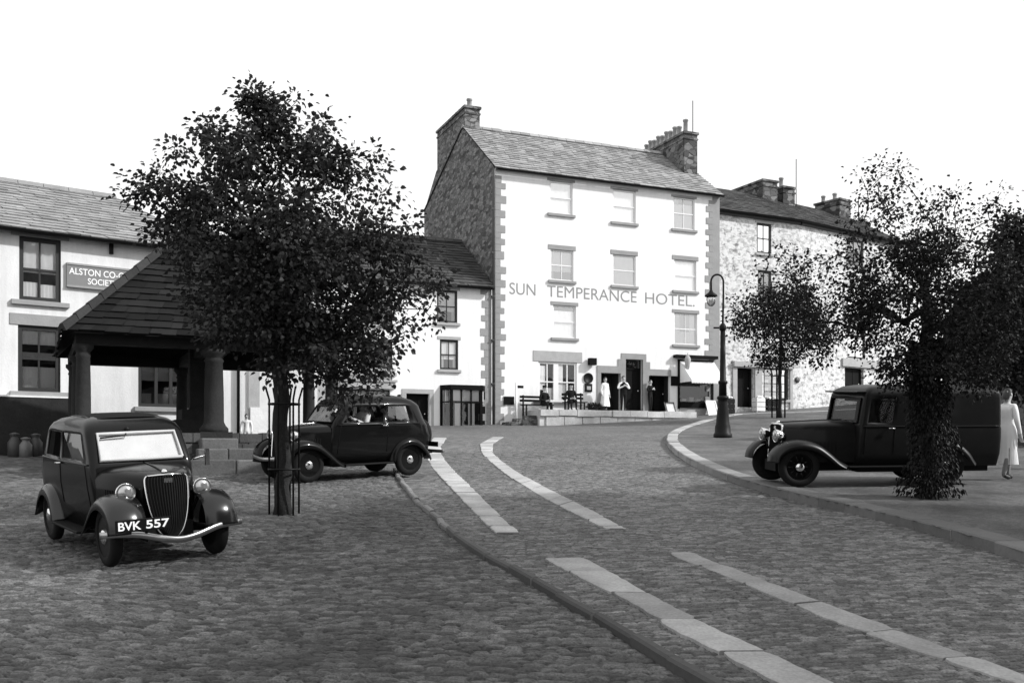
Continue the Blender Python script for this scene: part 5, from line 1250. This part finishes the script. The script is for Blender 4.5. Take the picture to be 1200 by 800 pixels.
mb = MB(); mb.box((-.25, .3, .72), .5, .45, .15); mb.box((-.25, -.3, .72), .5, .45, .15); mb.box((-.48, .3, .95), .12, .45, .42); mb.box((-.48, -.3, .95), .12, .45, .42); mb.box((-1.2, 0, .72), .5, 1.0, .15); mb.build('seats', m_cloth_dark, car2)
mb = MB(); mb.lathe([(.17, 0), (.185, .012), (.17, .024), (.16, .012), (.17, 0)], 18, Matrix.Translation((.25, .3, 1.08)) @ Matrix.Rotation(R(-55), 4, 'Y')); mb.tube([(.25, .3, 1.08), (.5, .3, .85)], .015, 6); mb.build('steering_wheel', m_iron, car2)
mb = MB(); mb.box((-1.83, .45, .60), .02, .36, .1); mb.build('number_plate', m_black, car2)
fw2 = Vector((-.745, -.667)); nf = on_ground(362, 566, .05); lf2 = Vector((-fw2.y, fw2.x)); mid2 = Vector((nf.x, nf.y)) - fw2 * 1.15 - lf2 * .62
place(car2, (mid2.x, mid2.y, sqz), tuple(fw2))

# --- the long dark van on the footway
PV = dict(levels=[(.36, -2.36, .30, .66, .08, .05), (.6, -2.38, .30, .72, .08, .05), (.85, -2.38, .29, .74, .08, .05), (1.06, -2.38, .28, .74, .08, .05), (1.11, -2.37, .28, .735, .08, .05), (1.18, -2.37, .27, .735, .08, .05), (1.62, -2.36, .20, .725, .08, .05), (1.70, -2.36, .18, .72, .08, .06), (1.78, -2.33, .14, .70, .09, .08), (1.84, -2.26, .05, .6, .1, .1), (1.87, -2.1, -.1, .45, .1, .1), (1.88, -1.95, -.25, .3, .1, .1)],
          ts=[0, .015, .03, .12, .21, .24, .5, .97, 1], rs=[0, .2, .5, .8, 1], fs=[0, .06, .5, .94, 1], tf=.97, tr=1.0,
          win=[5], holes=[('R', 2), ('R', 3), ('L', 2), ('L', 3), ('F', 1), ('F', 2), ('B', 1), ('B', 2)], gid=lambda l: 0, glassF=m_carglass_dim, frame=m_paint_dull, belt=4, doors=[(.02, .23)], hinge=1,
          bonnet=[(.29, 1.19, .56, .44), (.75, 1.18, .5, .44), (1.2, 1.16, .42, .44), (1.50, 1.14, .31, .44)],
          grille=[(.25, 1.13), (.28, 1.08), (.28, .95), (.28, .7), (.28, .58), (.28, .5), (.25, .46)], gx=1.51, rake=.03, nose=.015, rim_r=.02,
          axles=(1.35, -1.35), wr=.37, wt=.62, wy=(.36, .78), spoked=True,
          wing_f=[(1.84, .46), (1.80, .62), (1.66, .76), (1.46, .83), (1.25, .83), (1.02, .76), (.82, .62), (.62, .45), (.48, .38)],
          wing_r=[(-.80, .36), (-.87, .54), (-1.04, .74), (-1.30, .82), (-1.55, .78), (-1.75, .62), (-1.86, .46), (-1.90, .40)],
          run=(.5, -.82), runz=.37, lamp=lambda s: (1.66, s * .33, .93), lr=.12, bumpers=[], wing_mat=m_wing_dull)
van, rows3, lab3 = saloon('motor_van', 'long dark van with spoked wheels parked under the trees on the right', PV, m_paint_dull)
mb = MB(); mb.box((.235, 0, 1.745), .17, 1.3, .03); mb.build('sun_visor', m_paint_dull, van, bevel=.01)
mb = MB(); mb.box((-.1, .3, .85), .5, .5, .2); mb.box((-.1, -.3, .85), .5, .5, .2); mb.build('seats', m_cloth_dark, van)
PVF = Facade((0, 0), (1, 0))
vf = on_ground(922, 571, PAVE_H); fwv = Vector((-.993, -.12)); pvz = lambda x, y: g(x, y) + PAVE_H
lv_ = Vector((-fwv.y, fwv.x)); axm = Vector((vf.x, vf.y)) - lv_ * .66    # near (left hand) front wheel -> axle centre
vc = axm - fwv * 1.35
place(van, (vc.x + .18, vc.y, pvz), tuple(fwv)); van.scale = (.97, .97, .92)
print('van', vf, vc)
# ------------------------------------------------------------------ people
def person(label, loc, rz, height=1.72, pose='stand', top=None, bottom=None, shoes=None, hair=None, female=False, group=None, cap=False, parent_z=None, sleeves=None, apron=None, skirt=None, arms='down', hat=None, hands=True, waistcoat=None):
    k = height / 1.74
    root = thing('person', label, 'person', loc, rz, group, local=True)
    V, E, Rd, Lb = [], [], [], []
    def v(p, r, par=None, lab='top'):
        V.append(Vector(p) * k); Rd.append((r[0] * k, r[1] * k) if isinstance(r, tuple) else (r * k, r * k)); i = len(V) - 1
        if par is not None: E.append((par, i)); Lb.append(lab)
        return i
    sit = pose == 'sit'; hz = .48 if sit else .95; sh = .165 if female else .19; wz = .0
    lean = -.06 if sit else 0
    pel = v((0, 0, hz), (.15, .11)); wa = v((0, lean * .5, hz + .19), ((.125 if female else .145), .1), pel, 'top'); ch = v((0, lean, hz + .38), (.16, .115), wa)
    nb = v((0, lean, hz + .52), (.075, .07), ch); nk = v((0, lean - .01, hz + .57), .052, nb, 'skin'); h1 = v((0, lean - .02, hz + .66), (.07, .085), nk, 'skin'); h2 = v((0, lean - .015, hz + .74), (.075, .092), h1, 'skin'); h3 = v((0, lean - .005, hz + .79), .05, h2, 'skin')
    no = v((0, lean - .125, hz + .675), .012, h1, 'skin')
    for s in (-1, 1):
        a = v((s * sh, lean, hz + .46), .065, ch, 'sleeve')
        if arms == 'down': el, wr, hd = (s * (sh + .07), lean + .02, hz + .18), (s * (sh + .075), lean - .06, hz - .06), (s * (sh + .07), lean - .09, hz - .14)
        elif arms == 'fold': el, wr, hd = (s * (sh + .12), lean - .03, hz + .20), (s * .12, lean - .2, hz + .28), (s * .03, lean - .21, hz + .33)
        elif arms == 'hips': el, wr, hd = (s * (sh + .2), lean + .05, hz + .24), (s * (sh + .02), lean - .06, hz + .08), (s * (sh - .03), lean - .09, hz + .03)
        elif arms == 'lap': el, wr, hd = (s * (sh + .08), lean + .0, hz + .18), (s * .12, lean - .26, hz + .10), (s * .05, lean - .34, hz + .11)
        elif arms == 'wheel': el, wr, hd = (s * (sh + .08), lean - .12, hz + .22), (s * .17, lean - .36, hz + .34), (s * .15, lean - .43, hz + .37)
        e = v(el, .055, a, 'sleeve'); w = v(wr, .036, e, 'sleeve'); hdv = v(hd, (.036, .022), w, 'skin')
        if hands:
            d = (Vector(hd) - Vector(wr)).normalized(); sd = d.cross(Vector((0, 1, .2))).normalized()
            for q in range(4):
                f = v(tuple(Vector(hd) + d * (.045 + .008 * (q in (1, 2))) + sd * (.027 * (q - 1.5) / 1.5)), .0095, hdv, 'skin'); v(tuple(Vector(hd) + d * (.085 + .012 * (q in (1, 2))) + sd * (.03 * (q - 1.5) / 1.5) + Vector((0, -.018, 0))), .008, f, 'skin')
            f = v(tuple(Vector(wr).lerp(Vector(hd), .7) - sd * .045 * s), .011, hdv, 'skin'); v(tuple(Vector(hd) - sd * .055 * s + d * .025), .009, f, 'skin')
        hp = v((s * .09, 0, hz - .03), .1, pel, 'bottom')
        if sit: kn, an, toe = (s * .12, -.44, hz + .02), (s * .12, -.46, .09), (s * .13, -.62, .04)
        elif pose == 'walk': kn, an, toe = (s * .085, -.05 - .1 * s, .5), (s * .08, .04 - .16 * s, .09), (s * .085, -.12 - .14 * s, .04)
        else: kn, an, toe = (s * .09, -.01, .5), (s * .09, .03, .09), (s * .11, -.13, .035)
        kv = v(kn, .066, hp, 'bottom'); av = v(an, .042, kv, 'bottom'); v(toe, (.042, .03), av, 'shoe')
    me = bpy.data.meshes.new('body'); me.from_pydata([tuple(p) for p in V], E, []); o = bpy.data.objects.new('body', me); COL.objects.link(o)
    o.modifiers.new('s', 'SKIN'); ss = o.modifiers.new('d', 'SUBSURF'); ss.levels = 1 if height < 1.2 else 2
    if not me.skin_vertices: me.attributes
    for i, r in enumerate(Rd): me.skin_vertices[0].data[i].radius = r
    me.skin_vertices[0].data[0].use_root = True
    dg = bpy.context.evaluated_depsgraph_get(); m2 = bpy.data.meshes.new_from_object(o.evaluated_get(dg)); bpy.data.objects.remove(o); bpy.data.meshes.remove(me); m2.name = 'body'
    mats = {'skin': m_skin, 'top': top, 'sleeve': sleeves or top, 'bottom': bottom, 'shoe': shoes or m_shoe}; keys = list(mats)
    m2.materials.clear()
    for q in keys: m2.materials.append(mats[q])
    A = np.array([tuple(V[a]) for a, b in E]); B = np.array([tuple(V[b]) for a, b in E])
    for p in m2.polygons:
        c = np.array(p.center); d = B - A; t = np.clip(((c - A) * d).sum(1) / ((d * d).sum(1) + 1e-9), 0, 1); q = A + d * t[:, None]; i = int(np.argmin(np.linalg.norm(q - c, axis=1)))
        p.material_index = keys.index(Lb[i]); p.use_smooth = True
    body = bpy.data.objects.new('body', m2); COL.objects.link(body); body.parent = root; ORIG[body.name] = Vector((0, 0, 0))
    hc = Vector((0, lean - .005, hz + .735)) * k
    mb = MB(); rows = []                               # hair: a cap over the skull, longer at the back for women
    for i in range(7):
        th = math.pi * .5 * i / 6 * (1.0); rows.append([hc + Vector((.094 * math.cos(2 * math.pi * j / 16) * math.cos(th), .10 * math.sin(2 * math.pi * j / 16) * math.cos(th) + .014, -.01 + .095 * math.sin(th) - (.12 if female else .05) * (math.sin(2 * math.pi * j / 16) > .1) * math.cos(th) + .03 * (math.sin(2 * math.pi * j / 16) < -.5) * math.cos(th))) * k for j in range(16)])
    mb.grid(rows, 0, True); mb.build('hair', hair or m_hair, root)
    if cap:
        mb = MB(); mb.lathe([(.1, .0), (.115, .03), (.09, .075), (0, .085)], 14, Matrix.Translation(hc + Vector((0, -.01, .035)) * k) @ Matrix.Scale(k, 4)); mb.hexa([hc + Vector(q) * k for q in ((-.08, -.08, .03), (.08, -.08, .03), (.06, -.17, .02), (-.06, -.17, .02), (-.08, -.08, .045), (.08, -.08, .045), (.06, -.17, .032), (-.06, -.17, .032))]); mb.build('cap', m_cloth_dark, root)
    for s in (-1, 1):
        mb = MB(); mb.lathe([(0, -.008), (.008, -.004), (.008, .004), (0, .008)], 8, Matrix.Translation(Vector((s * .031, lean - .1, hz + .70)) * k) @ Matrix.Scale(k, 4)); mb.build('eye', m_shoe, root)
        mb = MB(); mb.lathe([(0, -.03), (.016, -.015), (.02, .012), (0, .03)], 8, Matrix.Translation(Vector((s * .082, lean - .01, hz + .69)) * k) @ Matrix.Scale(k, 4)); mb.build('ear', m_skin, root)
    if skirt:                                           # (material, hem height, hem width): a dress or apron falling from the waist
        mat, hem, hw = skirt; mb = MB(); rows = []
        prof = [(.50, .09), (.46, .16), (.38, .175), (.26, .155), (.19, .145), (.08, .175), (0, .19), (-.15, .2)]
        zl = [hz + a for a, b in prof] + [hem + (hz - .2 - hem) * f for f in (.6, .3, 0)]; wl__ = [b for a, b in prof] + [hw * .88, hw * .95, hw]
        for i, (z, w_) in enumerate(zip(zl, wl__)):
            f = max(0, (hz - z) / (hz - hem)); rows.append([Vector((w_ * math.cos(2 * math.pi * j / 40) * (1 + .15 * f * math.sin(j * 2.4)), w_ * .74 * math.sin(2 * math.pi * j / 40) * (1 + .09 * f * math.sin(j * 2.0)) , z)) * k for j in range(40)])
        mb.grid(rows, 0, True); mb.build('dress', mat, root)
    if waistcoat:
        mb = MB(); rows = []
        for z, w_ in ((.5, .1), (.44, .165), (.36, .178), (.2, .165), (.04, .168)): rows.append([Vector((w_ * math.cos(2 * math.pi * j / 24), w_ * .78 * math.sin(2 * math.pi * j / 24) + lean * z * 2, hz + z)) * k for j in range(24)])
        mb.grid(rows, 0, True); mb.build('waistcoat', waistcoat, root)
    return root
def facing(p, q): d = Vector((q[0] - p[0], q[1] - p[1])); return math.atan2(d.x, -d.y)      # figures face local -Y

def stand_at(F, px, d, z): s = F.s_at(px, d); p = F.pt(s, z, d); return p
fr = math.atan2(H.n.x, -H.n.y)
p = stand_at(H, 709, .5, ZT + .01); person('woman in a long white dress standing at the left doorway of the hotel', p, fr + .2, 1.62, top=m_cloth_white, bottom=m_cloth_grey, female=True, skirt=(m_cloth_white, .28, .27), arms='down')
p = stand_at(H, 730.5, .62, ZT + .01); person('man in white shirt sleeves and dark waistcoat in front of the hotel door', p, fr - .1, 1.70, top=m_cloth_dark, bottom=m_cloth_dark, sleeves=m_cloth_white, waistcoat=m_cloth_dark, arms='fold')
p = stand_at(H, 762, .2, ZT + .01); person('figure in dark clothes half hidden in the right hand doorway', p, fr + .5, 1.6, top=m_cloth_dark, bottom=m_cloth_dark, arms='fold', sleeves=m_cloth_dark)

def bench(label, s0_, s1_, d, z, back=True):
    root = thing('bench', label, 'bench', H.pt((s0_ + s1_) / 2, z, d), 0, 'dark benches by the hotel window')
    mb = MB()
    for i in range(3): H.box(mb, s0_, s1_, z + .41, z + .45, d + .22 - .15 * i, d + .09 - .15 * i)
    mb.build('seat', m_timber, root)
    if back:
        mb = MB()
        for i in range(2): H.box(mb, s0_, s1_, z + .58 + .17 * i, z + .69 + .17 * i, d - .24, d - .27)
        mb.build('backrest', m_timber, root)
    for s in (s0_ + .12, s1_ - .18):
        mb = MB(); H.box(mb, s, s + .06, z - .1, z + .405, d + .2, d + .14); H.box(mb, s, s + .06, z - .1, z + .88 if back else z + .405, d - .17, d - .235); mb.build('leg', m_timber, root)
    return root
zb = g(*H.pt(2.0, 0, .8).xy) + .28
bench('dark slatted bench at the left end of the hotel terrace', sa(606), sa(641), .55, 3.66)
bench('short dark bench under the wide ground floor hotel window', sa(655), sa(680), .55, ZT)
p = stand_at(H, 637, .62, 3.68); person('man in dark clothes sitting on the bench at the left end of the terrace', p, fr + .25, 1.72, 'sit', top=m_cloth_dark, bottom=m_cloth_dark, arms='lap', cap=True)
p = stand_at(H, 668.5, .62, ZT); person('man in dark clothes sitting on the bench under the wide hotel window', p, fr - .1, 1.72, 'sit', top=m_cloth_dark, bottom=m_cloth_dark, arms='lap', cap=True)
wp = on_ground(1180, 562, PAVE_H); person('woman in a white blouse and pale pleated skirt walking at the right edge', wp, R(115), 1.64, 'walk', top=m_cloth_white, bottom=m_cloth_grey, female=True, skirt=(m_cloth_white, .30, .21), arms='down')
person('small child in white standing behind the shelter steps', Vector((-7.55, 27.9, g(-7.55, 27.9))), .3, 1.0, top=m_cloth_white, bottom=m_cloth_white, arms='down')
# driver inside the middle car (right hand drive is the car's left here: the photo shows the near side)
M2 = Matrix.Translation(car2.location) @ car2.rotation_euler.to_matrix().to_4x4()
dl = M2 @ Vector((-.32, .28, .36)); person('driver in a pale shirt seated inside the rounded black saloon', dl, math.atan2(fw2.x, -fw2.y), 1.6, 'sit', top=m_cloth_white, bottom=m_cloth_dark, arms='wheel')

# ------------------------------------------------------------------ small things
def a_board(label, px0, px1, py0, py1, d0, d1, tone, F=H):
    root = thing('leaning_board', label, 'board', F.pt(F.s_at((px0 + px1) / 2, d1), ZT - .2, d1), 0, 'boards leaning at the hotel shop front')
    s0_, s1_ = F.s_at(px0, d1), F.s_at(px1, d1); z0_, z1_ = F.z_at((s0_ + s1_) / 2, py1, d1), F.z_at((s0_ + s1_) / 2, py0, d0)
    mb = MB(); a, b = F.pt(s0_, z0_, d1), F.pt(s1_, z0_, d1); u = F.u * (s1_ - s0_); up = F.pt(s0_, z1_, d0) - F.pt(s0_, z0_, d1)
    mb.frame_box(a, u, up, F.n * -.035); mb.build('panel', tone, root)
    fm = MB(); e = .05
    for o_, uu, vv in ((a, F.u * e, up), (a + u - F.u * e, F.u * e, up), (a, u, up * (e / up.length)), (a + up * (1 - e / up.length), u, up * (e / up.length))): fm.frame_box(o_ + F.n * .004, uu, vv, F.n * .02)
    fm.build('frame', m_darksash if tone is m_poster else m_sash, root)
    return root
a_board('grey poster board leaning left of the hotel shop window', 783, 794, 471, 489, .25, .6, m_poster)
a_board('plain white board leaning right of the hotel shop window', 831, 843, 469, 489, .25, .6, m_lime_stone)
def crate(label, F, px, py, w, h, d, mat):
    s = F.s_at(px, d); p = F.pt(s, g(*F.pt(s, 0, d).xy), d); root = thing('fruit_crate', label, 'crate', p, 0, 'goods outside the shop')
    mb = MB()
    for i in range(3): F.box(mb, s - w / 2, s + w / 2, p.z + h * i / 3 + .01, p.z + h * (i + 1) / 3 - .02, d + .2, d + .175); F.box(mb, s - w / 2, s + w / 2, p.z + h * i / 3 + .01, p.z + h * (i + 1) / 3 - .02, d - .175, d - .2); F.box(mb, s - w / 2, s - w / 2 + .025, p.z + h * i / 3 + .01, p.z + h * (i + 1) / 3 - .02, d + .174, d - .174); F.box(mb, s + w / 2 - .025, s + w / 2, p.z + h * i / 3 + .01, p.z + h * (i + 1) / 3 - .02, d + .174, d - .174)
    for x in (-w / 2 + .05, w / 2 - .05):
        for y in (.15, -.15): F.box(mb, s + x - .025, s + x + .025, p.z - .05, p.z + h, d + y + .025, d + y - .025)
    mb.build('slats', mat, root)
    fb = MB(); r_ = random.Random(int(px))
    for i in range(16): fb.lathe([(0, -.07), (.06, -.04), (.075, 0), (.05, .05), (0, .06)], 8, Matrix.Translation(F.pt(s + r_.uniform(-w / 2 + .08, w / 2 - .08), p.z + h + r_.uniform(-.03, .06), d + r_.uniform(-.13, .13))))
    fb.build('goods', m_curtain, root)
    return root
crate('dark crate heaped with white goods beside the lamp post', S1, 852, 478, .7, .75, .55, m_timber)
crate('pale crate of white goods left of the shop window', S1, 889, 478, .55, .7, .5, m_lime_stone)
crate('low crate of white goods under the shop window', S1, 905, 478, .9, .6, .5, m_timber)
def shrub(label, p, w, h, n, seed):
    root = thing('flower_tub', label, 'plant', p, 0, 'low plants at the hotel wall'); rr = random.Random(seed)
    mb = MB(); M4 = Matrix.Translation(p); mb.lathe([(w * .34, 0), (w * .42, .2), (w * .44, .22), (w * .38, .22), (w * .36, .16), (0, .16)], 14, M4); mb.build('tub', m_timber, root)
    C, N, S, Tn = [], [], [], []
    for _ in range(n):
        d = Vector((rr.gauss(0, 1), rr.gauss(0, 1), abs(rr.gauss(0, .8)))); d = d.normalized() * rr.uniform(.4, 1); C.append((p.x + d.x * w * .6, p.y + d.y * w * .4, p.z + .18 + d.z * h)); N.append(tuple(d)); S.append(rr.uniform(.06, .12)); Tn.append(rr.uniform(.6, 1.4))
    leaf_mesh('foliage', np.array(C), np.array(N), np.array(S), np.array(Tn), m_leaf, root, seed=seed)
shrub('dark leafy plant in a low tub under the round wall sign', H.pt(sa(690), ZT, .45), .62, .3, 260, 1)
shrub('dark leafy plant in a low tub beside the left hotel doorway', H.pt(sa(699), ZT, .5), .45, .24, 180, 2)
# white post with a small sign at the left end of the hotel
s = H.s_at(605, .75); z_ = g(*H.pt(s, 0, .75).xy); root = thing('sign_post', 'thin white post with a small dark finger sign near the hotel corner', 'sign', H.pt(s, z_, .75))
mb = MB(); mb.tube([H.pt(s, z_ - .2, .75), H.pt(s, H.z_at(s, 448, .75), .75)], .05, 8); mb.build('post', m_sash, root)
mb = MB(); zz_ = H.z_at(s, 453, .75); H.box(mb, s + .05, s + .35, zz_ - .06, zz_ + .06, .77, .73); mb.build('finger', m_black, root)
# cans standing in front of the dark plinth at the left edge
def can(label, p, r, h, mat):
    root = thing('milk_churn', label, 'churn', p, 0, 'metal cans at the dark plinth')
    M4 = Matrix.Translation(p); mb = MB(); mb.lathe([(r, -.03), (r, h * .6), (r * .55, h * .78), (r * .55, h * .86), (r * .7, h * .9)], 14, M4); mb.build('can', mat, root)
    mb = MB(); mb.lathe([(r * .72, h * .9), (r * .75, h * .95), (r * .2, h), (0, h)], 14, M4); mb.build('lid', mat, root)
for i, (px, dd, h_, m_, lb_) in enumerate(((17, 1.0, .62, m_grey_iron, 'dull metal can left of the white topped can, left edge'), (30, 1.1, .5, m_can, 'bright metal can in the middle of the row, left edge'), (42, .95, .58, m_grey_iron, 'dull metal can at the right end of the row, left edge'))):
    s = CO.s_at(px, dd); q = CO.pt(s, 0, dd); z_ = max(g(q.x, q.y) + .03, CO.z_at(0, 544) if s < b_ else 0); can(lb_, Vector((q.x, q.y, z_)), .16, h_, m_)

# stone house added on the right, outside the frame, to shade road and footway
NB = Facade((14.6, 12.6), (-.12, -1.0)); nb_ = thing('shade_house', 'unseen tall dark stone house added to shade the near road and footway', 'house', NB.pt(8, g(15, 5), -3))
hl = [(1.2 + 2.9 * i, 2.3 + 2.9 * i, z0_, z0_ + 1.7) for i in range(5) for z0_ in (g(15, 11.6 - 2.9 * i) + 1.0, g(15, 11.6 - 2.9 * i) + 4.4, g(15, 11.6 - 2.9 * i) + 7.8)]
mb = MB(); wall_panel(mb, NB, 0, 22, -1.6, 12.8, hl); mb.face([NB.pt(0, -1), NB.pt(0, 12.8), NB.pt(0, 15.4, -4), NB.pt(0, 12.8, -8), NB.pt(0, -1, -8)]); mb.face([NB.pt(22, -1.6), NB.pt(22, 12.8), NB.pt(22, 15.4, -4), NB.pt(22, 12.8, -8), NB.pt(22, -1.6, -8)]); mb.build('wall', [m_rubble, m_inside], nb_)
mb = MB(); slates(mb, NB.pt(-.1, 12.75, .25), NB.pt(22.1, 12.75, .25), NB.pt(22.1, 15.45, -4), NB.pt(-.1, 15.45, -4), .35, .45, 60); slates(mb, NB.pt(-.1, 12.75, -8.25), NB.pt(22.1, 12.75, -8.25), NB.pt(22.1, 15.45, -4), NB.pt(-.1, 15.45, -4), .5, .6, 61); mb.build('roof', [m_slate_dark, m_slate_dark], nb_)
for r in hl: window(NB, r, nb_, m_darksash, m_dressed, m_dressed, 2, 2, m_glass, [(0, 1, .5, 1, m_lace)])

# dark stone cottage behind the trees on the right
NC = Facade((14.3, 26.6), (1.0, .03)); nc = thing('stone_cottage', 'dark stone cottage half hidden behind the trees at the right edge', 'house', NC.pt(4, g(18, 28), -2.5))
hz_ = g(14, 29); hc_ = [(1.0 + 2.4 * i, 1.9 + 2.4 * i, hz_ + 2.6, hz_ + 3.5) for i in range(3)] + [(1.0, 1.9, hz_ + .9, hz_ + 2.1), (5.8, 6.7, hz_ + .9, hz_ + 2.1)]; dc_ = (3.4, 4.35, hz_ + .1, hz_ + 2.1)
mb = MB(); wall_panel(mb, NC, 0, 8.5, .8, hz_ + 3.9, hc_ + [dc_])
for s in (0, 8.5): mb.face([NC.pt(s, .8), NC.pt(s, hz_ + 3.9), NC.pt(s, hz_ + 5.2, -2.8), NC.pt(s, hz_ + 3.9, -5.6), NC.pt(s, .8, -5.6)])
mb.build('wall', [m_rubble, m_inside], nc)
mb = MB(); e0 = hz_ + 3.87; slates(mb, NC.pt(-.15, e0, .25), NC.pt(8.65, e0, .25), NC.pt(8.65, hz_ + 5.25, -2.8), NC.pt(-.15, hz_ + 5.25, -2.8), .3, .4, 70); slates(mb, NC.pt(-.15, e0, -5.85), NC.pt(8.65, e0, -5.85), NC.pt(8.65, hz_ + 5.25, -2.8), NC.pt(-.15, hz_ + 5.25, -2.8), .4, .5, 71); mb.build('roof', [m_slate_dark, m_slate_dark], nc)
for r in hc_: window(NC, r, nc, m_darksash, m_quoin, m_quoin, 2, 2, m_carglass, [(0, 1, .6, 1, m_lace)])
door(NC, dc_, nc, m_black, True, -.2)
